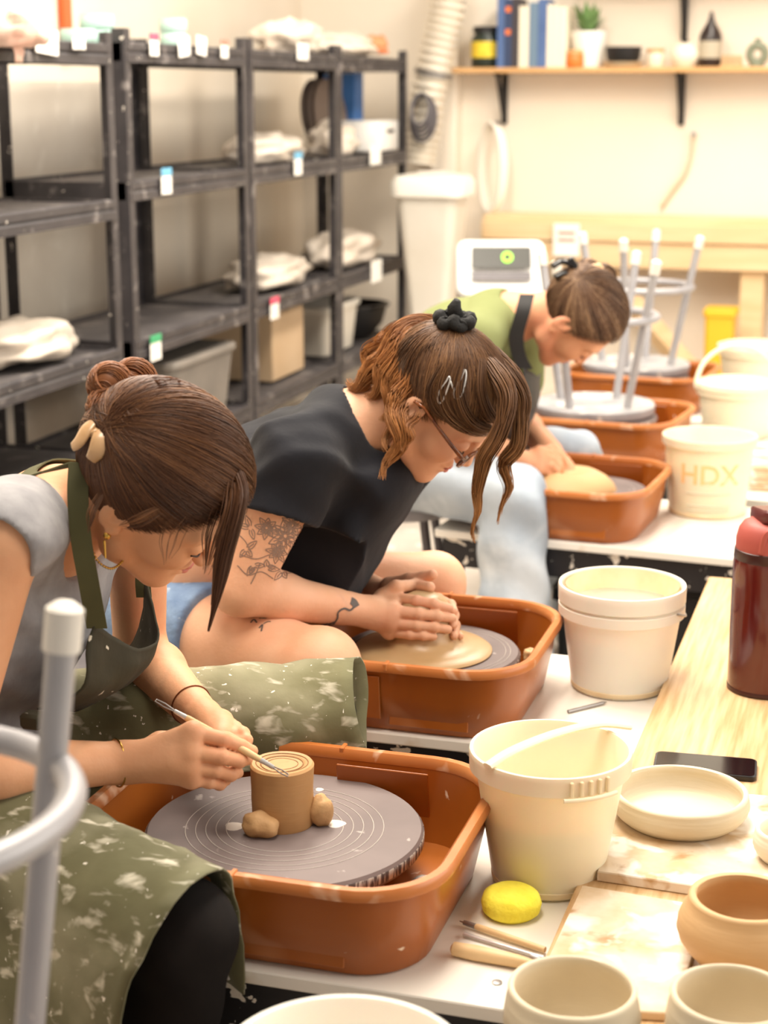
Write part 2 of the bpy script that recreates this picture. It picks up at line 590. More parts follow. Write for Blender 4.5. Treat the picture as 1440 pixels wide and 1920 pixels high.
mat('pot_white', (240, 236, 228), 0.4)
mat('jar_dark', (38, 48, 42), 0.3)
mat('label_yellow', (236, 212, 66), 0.6, (222, 190, 48), 30)
mat('jar_orange', (236, 120, 48), 0.4)
mat('bottle_dark', (44, 34, 32), 0.3)
mat('label_grey', (178, 168, 148), 0.7)
mat('vase_green', (122, 128, 108), 0.5)
mat('wire_tan', (206, 190, 164), 0.6)
mat('hose_white', (240, 234, 222), 0.5)
mat('bin_white', (240, 236, 226), 0.45, (232, 226, 214), 2)
mat('bin_clear', (226, 220, 208), 0.4, (214, 206, 192), 3)
mat('yellow_bin', (240, 186, 44), 0.5)
mat('console_white', (240, 238, 234), 0.35)
mat('display_dark', (70, 70, 66), 0.3)
mat('led_green', (150, 220, 60), 0.4, emit=((150, 230, 60), 1.2))
mat('print_orange', (246, 200, 140), 0.6)
mat('print_grey', (206, 200, 176), 0.6)
mat('blue_box', (62, 112, 176), 0.5)
mat('cardboard', (206, 180, 148), 0.75, (196, 168, 134), 5)

# ------------------------------------------------------------------ the room
WX, WY = -2.72, 7.65
struct(mesh('floor', box(0.2, 4.2, -0.03, 6.6, 8.2, 0.06), 'floor_concrete', smooth=0))
struct(mesh('wall_left', box(WX - 0.05, 4.2, 1.5, 0.1, 8.2, 3.1), 'wall_cream', smooth=0))
struct(mesh('wall_back', box(0.2, WY + 0.05, 1.5, 6.0, 0.1, 3.1), 'wall_white', smooth=0))
struct(mesh('trim_1', box(-2.02, WY - 0.05, 1.5, 0.12, 0.1, 3.0, 0.01), 'wall_white'))
struct(mesh('baseboard_left', box(WX + 0.01, 4.2, 0.06, 0.02, 8.0, 0.12, 0.004), 'wall_white'))
struct(mesh('baseboard_back', box(0.2, WY - 0.01, 0.06, 5.8, 0.02, 0.12, 0.004), 'wall_white'))
# a painted conduit on the left wall above the shelving
_c = at_x(122, 20, WX + 0.02)
struct(mesh('trim_2', tube([(_c[0], _c[1], 1.55), (_c[0], _c[1], 2.9)], 0.022, 10), mat('conduit_orange', (196, 92, 40), 0.5)))

# ------------------------------------------------------------------ shelving racks
RX = -2.10
def rack(y0, y1, depth, tiers, label, boards=True, ztop=None):
    xb = RX - depth
    t = empty('shelving_rack', (RX - depth / 2, (y0 + y1) / 2, 0), label=label, cat='shelving rack', group='black metal shelving racks along the left wall')
    w = 0.038
    zt = (ztop or tiers[0] + 0.012)
    for sx, x in ((1, RX), (-1, xb)):
        for sy, y in ((1, y0), (-1, y1)):
            # L-section upright
            o = [(0, 0), (-sx * w, 0), (-sx * w, sy * 0.004), (-sx * 0.004, sy * 0.004), (-sx * 0.004, sy * w), (0, sy * w)]
            if sx * sy > 0: o = o[::-1]
            p = mesh('post', loft([[(x + a, y + b, 0) for a, b in o], [(x + a, y + b, zt) for a, b in o]]), 'rack_black', t, smooth=0, world=True)
    for z in tiers:
        for sx, x in ((1, RX), (-1, xb)):
            prof = [(0.0, 0.0), (0.006, -0.004), (0.006, -0.022), (0.001, -0.028), (0.006, -0.034), (0.006, -0.056), (-0.008, -0.056), (-0.008, 0.0)]
            lp = [[(x + sx * a - sx * 0.004, yy, z + b) for a, b in prof] for yy in (y0 + 0.012, y1 - 0.012)]
            mesh('beam', loft(lp if sx > 0 else [l[::-1] for l in lp]), 'rack_black', t, smooth=0, world=True)
        for sy, y in ((1, y0 + 0.004), (-1, y1 - 0.004)):
            mesh('end_beam', box((RX + xb) / 2, y, z - 0.028, depth - 0.02, 0.008, 0.05), 'rack_black', t, smooth=0, world=True)
        mesh('shelf_board', box((RX + xb) / 2, (y0 + y1) / 2, z - 0.018, depth - 0.026, (y1 - y0) - 0.02, 0.014, 0.002), 'rack_board', t, smooth=0, world=True)
    return t

zA = [at_x(150, 78, RX)[2], at_x(210, 374, RX)[2], at_x(215, 655, RX)[2], 0.43, 0.08]
zB = [1.565, 1.185, 0.735, 0.40, 0.07]
rack(3.46, 4.375, 0.42, zA, 'black metal shelving rack at the far left edge holding a plastic-wrapped bundle', ztop=zA[0] + 0.03)
rack(4.45, 5.375, 0.40, zB, 'black metal shelving rack with empty shelves, second from the left', ztop=1.60)
rack(5.395, 6.315, 0.40, zB, 'black metal shelving rack with a wrapped bundle on its second shelf, third from the left', ztop=1.60)
rack(6.325, 7.25, 0.40, zB, 'black metal shelving rack farthest right, beside the silver duct', ztop=1.60)
# grey plastic sheets standing behind the first two racks
for y0, y1, lb in ((3.42, 4.39, 'scuffed grey plastic sheet behind the far-left rack'), (4.62, 5.62, 'scuffed grey plastic sheet behind the second rack')):
    ctrl = [[(WX + 0.035 + 0.02 * math.sin(i * 2 + j), y0 + (y1 - y0) * j / 3, 0.002 + 1.46 * i / 3) for j in range(4)] for i in range(4)]
    tag(mesh('plastic_sheet', sheet(ctrl, 4, 4, 0.004), 'plastic_grey', smooth=60), lb, 'plastic sheet', 'grey plastic sheets behind the racks')

# ------------------------------------------------------------------ cards clipped to the shelf edges
def card(u, v, w, h, top, label, x=RX + 0.012, tilt=0.0, lines=True, part='top_band'):
    p = at_x(u, v, x); w *= 1.4
    t = empty('shelf_card', tuple(p), label=label, cat='card', group='cards clipped to the shelf edges', rot=(tilt, 0, 0))
    mesh('card_face', box(0, 0, 0, 0.003, w, h, 0.001), 'paper_white', t, smooth=0)
    if top: mesh(part, box(0.001, 0, h / 2 - h * 0.14, 0.004, w * 1.02, h * 0.3, 0.001), top, t, smooth=0)
    if lines:
        mesh('print', join(*[box(0.0022, 0, -h * (0.02 + 0.16 * k), 0.0006, w * (0.66 - 0.1 * k), h * 0.05) for k in range(3)]), 'paper_shade', t, smooth=0)
    return t
card(88, 78, 0.085, 0.062, None, 'wide white card with faint red print on the far-left top shelf', tilt=R(-4))
card(148, 82, 0.05, 0.03, None, 'small blank card right of the wide card on the far-left top shelf')
card(289, 84, 0.042, 0.062, 'pink', 'pink-topped card on the top edge of the second rack')
card(345, 88, 0.058, 0.056, None, 'white card with red lettering, left of a pair on the top edge', tilt=R(6))
card(378, 86, 0.052, 0.056, None, 'white card with red lettering, right of a pair on the top edge', tilt=R(-5))
card(421, 92, 0.040, 0.056, 'red_soft', 'red-topped card on the top edge near the second upright')
card(568, 97, 0.082, 0.058, None, 'plain white card on the top edge of the third rack')
card(312, 340, 0.050, 0.075, 'blue_tape', 'blue-topped card on the second shelf of the second rack')
card(559, 307, 0.054, 0.080, 'blue_tape', 'blue-topped card on the second shelf of the third rack')
card(292, 652, 0.052, 0.075, 'green_tape', 'green-topped card on the third shelf of the second rack')
card(515, 578, 0.056, 0.075, 'pink', 'pink-topped card on the third shelf of the third rack')
card(704, 290, 0.10, 0.08, None, 'white paper tag on the second shelf of the farthest rack', lines=False)
card(706, 508, 0.10, 0.09, None, 'white paper tag on the third shelf of the farthest rack', lines=False)

# ------------------------------------------------------------------ things on the racks
def lump(name, c, r, m, label, cat, seed=0, amp=0.35, sq=2.3, group=None):
    """crumpled bag or bundle: a squashed superellipsoid with folds, flat underneath"""
    V, F = [], []
    nu, nv = 36, 18
    for j in range(nv + 1):
        b = -math.pi / 2 + math.pi * j / nv
        for i in range(nu):
            a = 2 * math.pi * i / nu
            d = Vector((math.cos(a) * math.cos(b), math.sin(a) * math.cos(b), math.sin(b)))
            s = (abs(d.x) ** sq + abs(d.y) ** sq + abs(d.z) ** sq) ** (-1 / sq)
            n = mnoise.noise(d * 2.2 + Vector((seed * 5.3, 0, 0))) * amp + abs(mnoise.noise(d * 5.5 + Vector((0, seed * 3.7, 0)))) * amp * 0.5
            p = d * s * (1 + n)
            V.append((c[0] + p.x * r[0], c[1] + p.y * r[1], max(c[2] + p.z * r[2], c[2] - r[2] * 0.75)))
    for j in range(nv):
        for i in range(nu):
            i2 = (i + 1) % nu
            F.append((j * nu + i, j * nu + i2, (j + 1) * nu + i2, (j + 1) * nu + i))
    o = mesh(name, (V, F), m, smooth=180)
    tag(o, label, cat, group)
    return o

lump('plastic_bundle', (RX - 0.16, 4.05, zA[2] + 0.045), (0.11, 0.22, 0.055), 'bag_white', 'loosely folded translucent plastic bundle on the far-left rack', 'bag', 1)
lump('plastic_bag', (RX - 0.15, 5.92, zB[1] + 0.042), (0.10, 0.25, 0.055), 'bag_clear', 'flat clear plastic bag on the second shelf of the third rack', 'bag', 2)
lump('plastic_bag', (RX - 0.16, 5.93, zB[2] + 0.045), (0.11, 0.25, 0.06), 'bag_clear', 'clear plastic bag on the third shelf of the third rack', 'bag', 3)
lump('plastic_bag', (RX - 0.15, 6.79, zB[2] + 0.055), (0.11, 0.30, 0.072), 'bag_white', 'bulky white plastic bag on the third shelf of the farthest rack', 'bag', 4)
lump('plastic_bag', (RX - 0.12, 6.60, zB[1] + 0.055), (0.08, 0.15, 0.07), 'bag_white', 'crumpled white bag left of the white box on the second shelf', 'bag', 5)
lump('plastic_bag', (RX - 0.13, 6.12, zB[0] + 0.052), (0.11, 0.14, 0.066), 'bag_white', 'puffed white bag on top of the third rack', 'bag', 6)
b_ = lump('plastic_bag', (RX - 0.13, 6.72, zB[0] + 0.040), (0.12, 0.24, 0.052), 'bag_white', 'white bag with an orange print on top of the farthest rack', 'bag', 7)
pr_ = lump('print', (RX - 0.04, 6.90, zB[0] + 0.045), (0.05, 0.08, 0.04), 'orange_print', None, None, 8)
pr_.parent = b_
b_ = lump('pink_cloth', tuple(at_x(22, 52, RX + 0.02)), (0.07, 0.085, 0.06), 'bag_pink', 'pale pink crumpled cloth hanging over the far-left top shelf', 'cloth', 9)
pts = at_x(20, 60, RX + 0.03)
tl_ = mesh('hanging_tail', sheet([[(pts[0] + 0.01 * k, pts[1] - 0.05 + 0.045 * j - 0.015 * k * (j - 1), pts[2] + 0.03 - 0.05 * k) for j in range(3)] for k in range(3)], 6, 6, 0.004, 0.012, 20), 'bag_pink', b_, smooth=180)
# round teal lids, stacked
def teal(u, v, n, r, label):
    p = at_x(u, v, RX - 0.09)
    for k in range(n):
        o = mesh('teal_container', lathe([(0, 0.0), (r * 0.93, 0.0), (r, 0.006), (r, 0.03), (r * 0.96, 0.034), (r * 0.96, 0.040), (0, 0.041)], 28), 'teal_plastic', loc=(p[0], p[1], zB[0] + 0.0 + 0.042 * k), smooth=40)
        tag(o, label[k], 'container', 'pale teal round containers on top of the racks')
teal(325, 60, 2, 0.042, ['lower pale teal container of the pair standing alone on the second rack', 'upper pale teal container of the pair standing alone on the second rack'])
p_ = at_x(182, 50, RX - 0.10)
for k, (dy, lb) in enumerate(((0, 'lower pale teal container at the right end of the far-left rack'), (0, 'upper pale teal container at the right end of the far-left rack'), (-0.12, 'lone pale teal container left of its stacked neighbours'))):
    r = 0.048
    o = mesh('teal_container', lathe([(0, 0.0), (r * 0.93, 0.0), (r, 0.006), (r, 0.03), (r * 0.96, 0.034), (r * 0.96, 0.040), (0, 0.041)], 28), 'teal_plastic', loc=(p_[0], p_[1] + dy, zA[0] + 0.0 + (0.042 if k == 1 else 0)), smooth=40)
    tag(o, lb, 'container', 'pale teal round containers on top of the racks')
# farthest rack, second shelf: white box with a slot, dark round bats on edge, blue box
t = empty('white_box', (RX - 0.115, 7.03, zB[1]), label='white plastic box with a dark slot on the second shelf', cat='box')
mesh('body', box(0, 0, 0.065, 0.2, 0.30, 0.125, 0.012, 2), 'console_white', t)
mesh('slot', box(0.101, 0.02, 0.085, 0.003, 0.10, 0.014), 'black_matte', t, smooth=0)
c_ = at_x(697, 165, RX - 0.2)
for k in range(3):
    o = mesh('round_bat', lathe([(0, -0.006), (0.142, -0.006), (0.146, -0.002), (0.146, 0.004), (0.142, 0.006), (0, 0.006)], 40), mat('bat_brown_%d' % k, (92 + 22 * k, 78 + 20 * k, 70 + 18 * k), 0.5),
             loc=(RX - 0.27 + 0.02 * k, 6.86 + 0.02 * k, zB[1] + 0.152), rot=(R(8), R(82), 0))
    tag(o, ['dark brown round bat at the back of the trio leaning on the rack', 'middle brown round bat of the leaning trio', 'lighter front round bat of the leaning trio'][k], 'bat', 'round bats leaning on the farthest rack')
t = empty('blue_carton', (RX - 0.25, 7.14, zB[1]), label='blue carton beside the leaning round bats', cat='box')
mesh('body', box(0, 0, 0.16, 0.14, 0.12, 0.32, 0.004), 'blue_box', t)
mesh('flap', box(0.01, 0, 0.322, 0.13, 0.10, 0.004), 'blue_box', t, smooth=0)
# fourth shelf cardboard boxes, dark basket
t = empty('cardboard_box', (RX - 0.22, 5.95, zB[3]), label='pale cardboard box on the fourth shelf of the third rack', cat='box')
mesh('body', box(0, 0, 0.12, 0.28, 0.34, 0.24, 0.004), 'cardboard', t)
mesh('flap', box(0, 0.09, 0.243, 0.27, 0.16, 0.004), 'cardboard', t, smooth=0)
mesh('flap', box(0, -0.09, 0.243, 0.27, 0.16, 0.004), 'cardboard', t, smooth=0)
t = empty('storage_tub', (RX - 0.15, 5.0, zB[3]), label='dull grey storage tub low on the second rack', cat='tub')
mat('tub_grey', (112, 106, 100), 0.6, (128, 121, 113), 5)
mesh('body', loft([[(x * (0.86 + 0.14 * k), y * (0.9 + 0.1 * k), 0.002 + 0.2 * k) for x, y in rrect(0.28, 0.5, 0.04)] for k in (0, 1)]), 'tub_grey', t)
mesh('lid', prism(rrect(0.3, 0.53, 0.05), 0.203, 0.226, 0.004), 'tub_grey', t)
p_ = at_x(735, 585, RX - 0.05)
t = empty('black_basin', (RX - 0.2, 7.03, 0.40), label='black round basin low on the farthest rack', cat='basin')
mesh('bowl', lathe([(0, 0.0), (0.10, 0.0), (0.15, 0.06), (0.17, 0.13), (0.176, 0.13), (0.176, 0.138), (0.164, 0.138), (0.14, 0.06), (0.09, 0.012), (0, 0.012)], 40), 'black_matte', t)
mesh('rim', lathe([(0.170, 0.134), (0.182, 0.134), (0.182, 0.144), (0.170, 0.144), (0.170, 0.134)], 40), 'black_gloss', t)
t = empty('white_tote', (RX - 0.20, 6.59, zB[3]), label='white plastic tote behind the black basin on the farthest rack', cat='tote')
mesh('body', loft([[(x * (0.86 + 0.14 * k), y * (0.9 + 0.1 * k), 0.002 + 0.17 * k) for x, y in rrect(0.26, 0.4, 0.04)] for k in (0, 1)]), 'bin_clear', t)
mesh('lid', prism(rrect(0.28, 0.44, 0.05), 0.174, 0.2, 0.004), 'bin_white', t)
t = empty('ceramic_bowl', (RX - 0.14, 5.90, zB[4]), label='yellowish bowl on the bottom shelf of the third rack', cat='bowl')
mesh('body', lathe([(0, 0), (0.06, 0), (0.13, 0.06), (0.16, 0.12), (0.15, 0.12), (0.12, 0.06), (0.05, 0.012), (0, 0.012)], 32), 'clay_tan', t)
mesh('foot', lathe([(0.05, -0.0), (0.066, 0.0), (0.066, 0.012), (0.05, 0.012), (0.05, 0)], 32), 'clay_tan', t)
# ------------------------------------------------------------------ wall shelf and what stands on it
SY0, SY1 = 7.44, 7.64
sz = at_y(1100, 126, SY0)[2]
x0 = at_y(846, 130, SY0)[0]
t = empty('wall_shelf', (x0 + 1.0, (SY0 + SY1) / 2, sz - 0.022), label='long honey-coloured wooden wall shelf carrying books and pots', cat='shelf')
mesh('board', box(0, 0, 0.011, 2.0, SY1 - SY0, 0.022, 0.002), 'shelf_wood', t, smooth=0)
def bracket(t, x, z, h, d):
    y = 0.1
    b = mesh('bracket', join(box(x, y - 0.006, z - h / 2, 0.026, 0.012, h), box(x, y - d / 2, z - 0.006, 0.026, d, 0.012),
             tube([(x, y - d + 0.02, z - 0.010), (x, y - 0.012, z - h * 0.92)], 0.010, 6)), 'black_matte', t, smooth=0)
    return b
for u in (944, 1279): bracket(t, at_y(u, 126, 7.6)[0] - (x0 + 1.0), 0, 0.22, 0.17)
t2 = empty('wall_shelf', (x0 + 1.25, (SY0 + SY1) / 2, sz + 0.36), label='upper wall shelf of which only a black bracket shows at the top edge', cat='shelf')
mesh('board', box(0, 0, 0.011, 1.5, SY1 - SY0, 0.022, 0.002), 'shelf_wood', t2, smooth=0)
bracket(t2, at_y(1281, 60, 7.6)[0] - (x0 + 1.25), 0, 0.25, 0.17)

SZ = sz
def on_shelf(u, y=7.53): return at_y(u, 126, y)[0], y
K = 7.7 / FPX      # metres per pixel out there
x, y = on_shelf(911)
t = empty('round_jar', (x, y, SZ), label='dark jar with a yellow label at the left end of the wall shelf', cat='jar')
mesh('body', lathe([(0, 0), (0.058, 0), (0.064, 0.008), (0.064, 0.125), (0.052, 0.14), (0.052, 0.15), (0, 0.15)], 32), 'jar_dark', t)
mesh('lid', lathe([(0.055, 0.148), (0.058, 0.148), (0.058, 0.172), (0.052, 0.175), (0, 0.175)], 32), 'black_matte', t)
mesh('paper_label', lathe([(0.0645, 0.042), (0.0655, 0.042), (0.0655, 0.11), (0.0645, 0.11), (0.0645, 0.042)], 32), 'label_yellow', t)
# books
bx = at_y(939, 126, 7.53)[0]
specs = [(13, 122, 'book_blue', 'tall blue book, leftmost in the row'), (13, 118, 'book_navy', 'navy book with orange marks, second in the row'), (13, 120, 'book_dark', 'dark grey book, third in the row'),
         (9, 106, 'book_cream', 'thin cream book beside the dark books'), (8, 106, 'book_cream', 'thinner cream book beside the blue pair'), (16, 112, 'book_teal', 'grey-blue book left of the bright blue one'), (16, 118, 'book_blue', 'mid-blue book in the middle of the row'),
         (10, 108, 'book_cream', 'cream book just right of the blue ones'), (11, 106, 'book_cream', 'cream paperback second from the right end'), (14, 104, 'book_cream', 'cream paperback at the right end of the row')]
for w, h, m, lb in specs:
    w *= K; h *= K
    t = empty('book', (bx + w / 2, 7.53, SZ), label=lb + ' on the wall shelf', cat='book', group='books on the wall shelf')
    mesh('cover', join(box(-w / 2 + 0.0015, 0, h / 2, 0.003, 0.16, h), box(w / 2 - 0.0015, 0, h / 2, 0.003, 0.16, h), box(0, -0.079, h / 2, w, 0.003, h)), m, t, smooth=0)
    mesh('pages', box(0, 0, h / 2, w - 0.006, 0.152, h - 0.008), 'page_cream', t, smooth=0)
    if 'orange marks' in lb:
        for zz in (0.52, 0.85): mesh('spine_mark', box(0, -0.081, h * zz, w * 0.7, 0.002, 0.022), 'jar_orange', t, smooth=0)
    bx += w + 0.001
# plant
x, y = on_shelf(1102)
t = empty('potted_plant', (x, y, SZ), label='bushy green plant in a white pot on the wall shelf', cat='plant')
mesh('pot', lathe([(0, 0), (0.055, 0), (0.075, 0.13), (0.075, 0.15), (0.066, 0.15), (0.05, 0.02), (0, 0.02)], 32), 'pot_white', t)
mesh('soil', lathe([(0, 0.14), (0.066, 0.138)], 24), mat('soil', (70, 52, 40), 0.9), t)
for k in range(26):
    a = rnd.uniform(0, 6.28); s = rnd.uniform(0.35, 1.0)
    tip = Vector((math.cos(a) * 0.10 * s, math.sin(a) * 0.08 * s, 0.17 + 0.11 * rnd.random()))
    base = Vector((math.cos(a) * 0.02, math.sin(a) * 0.02, 0.14))
    side = Vector((-math.sin(a), math.cos(a), 0)) * 0.018
    mid = (base + tip) / 2 + Vector((0, 0, 0.02))
    V = [base, mid - side, tip, mid + side, mid + Vector((0, 0, 0.004))]
    mesh('leaf', ([tuple(p) for p in V], [(0, 1, 4), (1, 2, 4), (2, 3, 4), (3, 0, 4)]), 'leaf', t, smooth=0)
x, y = on_shelf(1077, 7.47)
t = empty('small_jar', (x, y, SZ), label='small orange jar in front of the white plant pot', cat='jar')
mesh('body', lathe([(0, 0), (0.036, 0), (0.04, 0.006), (0.04, 0.05), (0.034, 0.058), (0, 0.058)], 28), 'jar_orange', t)
mesh('lid', lathe([(0.036, 0.057), (0.038, 0.057), (0.038, 0.07), (0.034, 0.073), (0, 0.073)], 28), 'shelf_wood', t)
x, y = on_shelf(1168)
t = empty('dark_bowl', (x, y, SZ), label='dark bowl standing in a pale dish on the wall shelf', cat='bowl')
mesh('bowl', lathe([(0, 0.014), (0.055, 0.014), (0.070, 0.035), (0.078, 0.085), (0.072, 0.085), (0.066, 0.04), (0, 0.03)], 36), 'black_matte', t)
mesh('pale_dish', lathe([(0, 0), (0.07, 0), (0.082, 0.010), (0.094, 0.022), (0.090, 0.022), (0.078, 0.014), (0.06, 0.012), (0, 0.012)], 36), 'clay_pale', t)
x, y = on_shelf(1228)
t = empty('glass_jar', (x, y, SZ), label='little pale jar with a flat lid between bowl and round pot', cat='jar')
mesh('body', lathe([(0, 0), (0.034, 0), (0.038, 0.006), (0.038, 0.056), (0.032, 0.062), (0, 0.062)], 28), 'clay_cream', t)
mesh('lid', lathe([(0.033, 0.062), (0.039, 0.062), (0.039, 0.076), (0, 0.078)], 28), 'shelf_wood', t)
x, y = on_shelf(1283)
t = empty('round_pot', (x, y, SZ), label='round cream pot with a dark knob on the wall shelf', cat='pot')
mesh('body', lathe([(0, 0), (0.04, 0), (0.06, 0.03), (0.062, 0.06), (0.045, 0.09), (0.03, 0.098), (0, 0.1)], 32), 'clay_cream', t)
mesh('knob', lathe([(0, 0.099), (0.01, 0.1), (0.014, 0.11), (0.008, 0.118), (0, 0.12)], 16), 'black_matte', t)
x, y = on_shelf(1330)
t = empty('dark_bottle', (x, y, SZ), label='dark bottle with a pointed neck and grey label on the wall shelf', cat='bottle')
mesh('body', lathe([(0, 0), (0.044, 0), (0.048, 0.005), (0.048, 0.12), (0.042, 0.14), (0.018, 0.18), (0.009, 0.21), (0.007, 0.225), (0, 0.226)], 32), 'bottle_dark', t)
mesh('paper_label', lathe([(0.0485, 0.035), (0.0492, 0.035), (0.0492, 0.105), (0.0485, 0.105), (0.0485, 0.035)], 32), 'label_grey', t)
x, y = on_shelf(1372)
t = empty('wooden_block', (x, y, SZ), label='small slatted wooden block on the wall shelf', cat='block')
mesh('base', box(0, 0, 0.006, 0.09, 0.06, 0.012, 0.002), 'plywood', t)
for k in range(4): mesh('slat', box(-0.033 + 0.022 * k, 0, 0.03, 0.014, 0.055, 0.036, 0.002), 'plywood', t)
x, y = on_shelf(1419)
t = empty('ring_vase', (x, y, SZ), label='grey-green ring-shaped vase at the right end of the wall shelf', cat='vase')
mesh('ring', tube([(0.032 * math.cos(a), 0, 0.052 + 0.034 * math.sin(a)) for a in np.linspace(0, 2 * math.pi, 28, endpoint=False)], 0.017, 12, closed=True), 'vase_green', t)
mesh('foot', lathe([(0, 0), (0.03, 0), (0.03, 0.008), (0.016, 0.02), (0, 0.022)], 24), 'vase_green', t)
mesh('neck', lathe([(0.008, 0.095), (0.012, 0.095), (0.014, 0.115), (0.01, 0.115), (0.008, 0.095)], 16), 'vase_green', t)

# ------------------------------------------------------------------ duct, hose coil, cables, bin
pts = [at_y(u, v, 7.36) for u, v in ((848, -60), (838, 20), (822, 90), (806, 170), (795, 250), (786, 310))]
path = catmull(pts, 5)
rad = [0.072 + 0.008 * (k % 2) for k in range(len(path))]
path2, rad2 = [], []
for i in range(len(path) - 1):
    for s in range(2):
        path2.append(path[i] + (path[i + 1] - path[i]) * s / 2); rad2.append(0.066 + (0.014 if s else 0))
t = empty('flexible_duct', tuple(pts[-1]), label='ribbed silver flexible duct running down to the white bin', cat='duct')
mesh('hose', tube(path2, rad2, 24), 'duct_silver', t, smooth=60, world=True)
mesh('clamp', tube([pts[2] + (pts[3] - pts[2]) * 0.55 + (pts[3] - pts[2]) * s for s in (0, 0.09)], 0.084, 24), 'metal_dull', t, world=True)
c = at_y(788, 205, 7.2)
t = empty('cable_coil', tuple(c), label='coil of dark cable hanging below the duct', cat='cable')
for k in range(5):
    r = 0.052 + 0.006 * k
    mesh('loop', tube([(r * math.cos(a) * 0.75, 0.012 * k + 0.02 * math.sin(a), -0.01 * k + 1.25 * r * math.sin(a)) for a in np.linspace(0, 2 * math.pi, 28, endpoint=False)], 0.007, 7, closed=True), 'book_dark' if k % 2 else 'stool_dark', t, smooth=180)
c = at_y(918, 315, 7.5)
t = empty('hose_coil', tuple(c), label='big white coiled hose hanging on the back wall', cat='hose')
for k in range(3):
    r = 0.180 - 0.008 * k
    mesh('loop', tube([(0.062 * math.cos(a) + 0.010 * k, -0.05 * math.cos(a) + 0.010 * k, (r + 0.015) * math.sin(a)) for a in np.linspace(0, 2 * math.pi, 36, endpoint=False)], 0.0095, 8, closed=True), 'hose_white', t, smooth=180)
mesh('hook', box(0.0, 0.10, 0.19, 0.02, 0.1, 0.02), 'metal_dull', t)
pts = [at_y(u, v, 7.63) for u, v in ((1301, 252), (1296, 290), (1284, 325), (1262, 355), (1240, 388))]
t = empty('hanging_cord', tuple(pts[0]), label='thin tan cord hanging from a nail on the back wall', cat='cord')
mesh('cord', tube(catmull(pts, 6), 0.009, 6), 'wire_tan', t, smooth=180, world=True)
mesh('nail', tube([pts[0] + np.array([0, 0.02, 0]), pts[0] + np.array([0, -0.025, 0.004])], 0.010, 8), 'metal_dull', t, world=True)
# white tapered bin with a chunky lid
c = at_y(812, 345, 6.95)
zb = 0.30
t = empty('white_bin', (c[0], c[1], 0.0), label='tall white tapered bin with a chunky lid beside the racks', cat='bin')
mesh('body', loft([[(x * s, y * s, z) for x, y in rrect(0.27, 0.26, 0.05)] for s, z in ((0.42, 0.0), (0.55, 0.45), (0.98, c[2] - 0.03))]), 'bin_clear', t)
mesh('lid', loft([[(x * s, y * s, c[2] + z) for x, y in rrect(0.31, 0.30, 0.06)] for s, z in ((0.94, -0.05), (1.0, -0.045), (1.0, 0.01), (0.9, 0.035), (0.5, 0.045))]), 'bin_white', t)
mesh('lid_inset', prism(rrect(0.13, 0.10, 0.03), c[2] + 0.044, c[2] + 0.052, 0.002), 'paper_shade', t)

# ------------------------------------------------------------------ wooden workbench at the back wall
by = 7.40
zt = at_y(1180, 408, by)[2]; zm = at_y(1180, 455, by)[2]; zl = at_y(1180, 502, by)[2]
xl = at_y(905, 430, by)[0]; xr = 0.35
t = empty('workbench', ((xl + xr) / 2, by + 0.11, 0), label='pale wooden workbench along the back wall', cat='workbench')
W = xr - xl
mesh('top', box(0, 0.0, zt - 0.019, W, 0.22, 0.038, 0.003), 'bench_wood', t, smooth=0)
mesh('front_board', box(0, -0.128, (zt + zm) / 2 - 0.01, W, 0.03, zt - zm - 0.03, 0.003), 'bench_wood', t, smooth=0)
mesh('apron_board', box(0, -0.11, (zm + zl) / 2, W, 0.035, zm - zl, 0.003), 'bench_wood', t, smooth=0)
lx = at_y(1408, 560, by)[0] - (xl + xr) / 2
for X in (-W / 2 + 0.06, lx, W / 2 - 0.06):
    for Y in (-0.06, 0.065): mesh('leg', box(X, Y, zl / 2, 0.10, 0.07, zl, 0.004), 'bench_wood', t, smooth=0)
mesh('brace', tube([(lx - 0.08, -0.04, 0.06), (lx - 0.62, -0.04, zl - 0.05)], 0.05, 4), 'bench_wood', t, smooth=0)
# sign card on the bench front
p = at_y(1062, 450, by - 0.05)
t = empty('notice_card', tuple(p), label='white notice card with red lines fixed to the workbench front', cat='sign')
mesh('card', box(0, 0, 0, 0.115, 0.004, 0.14, 0.001), 'paper_white', t, smooth=0)
for k in range(2): mesh('print_line', box(0, -0.003, 0.03 - 0.03 * k, 0.075, 0.001, 0.012), 'red_soft', t, smooth=0)
p = at_y(1352, 600, by - 0.22)
t = empty('yellow_box', (p[0], p[1], 0.0), label='yellow plastic box under the workbench', cat='box')
hh = p[2] + 0.05
mesh('body', loft([[(x * s, y * s, z) for x, y in rrect(0.12, 0.16, 0.02)] for s, z in ((0.85, 0), (1.0, hh - 0.03))]), 'yellow_bin', t)
mesh('lid', prism(rrect(0.135, 0.175, 0.02), hh - 0.03, hh, 0.004), 'yellow_bin', t)
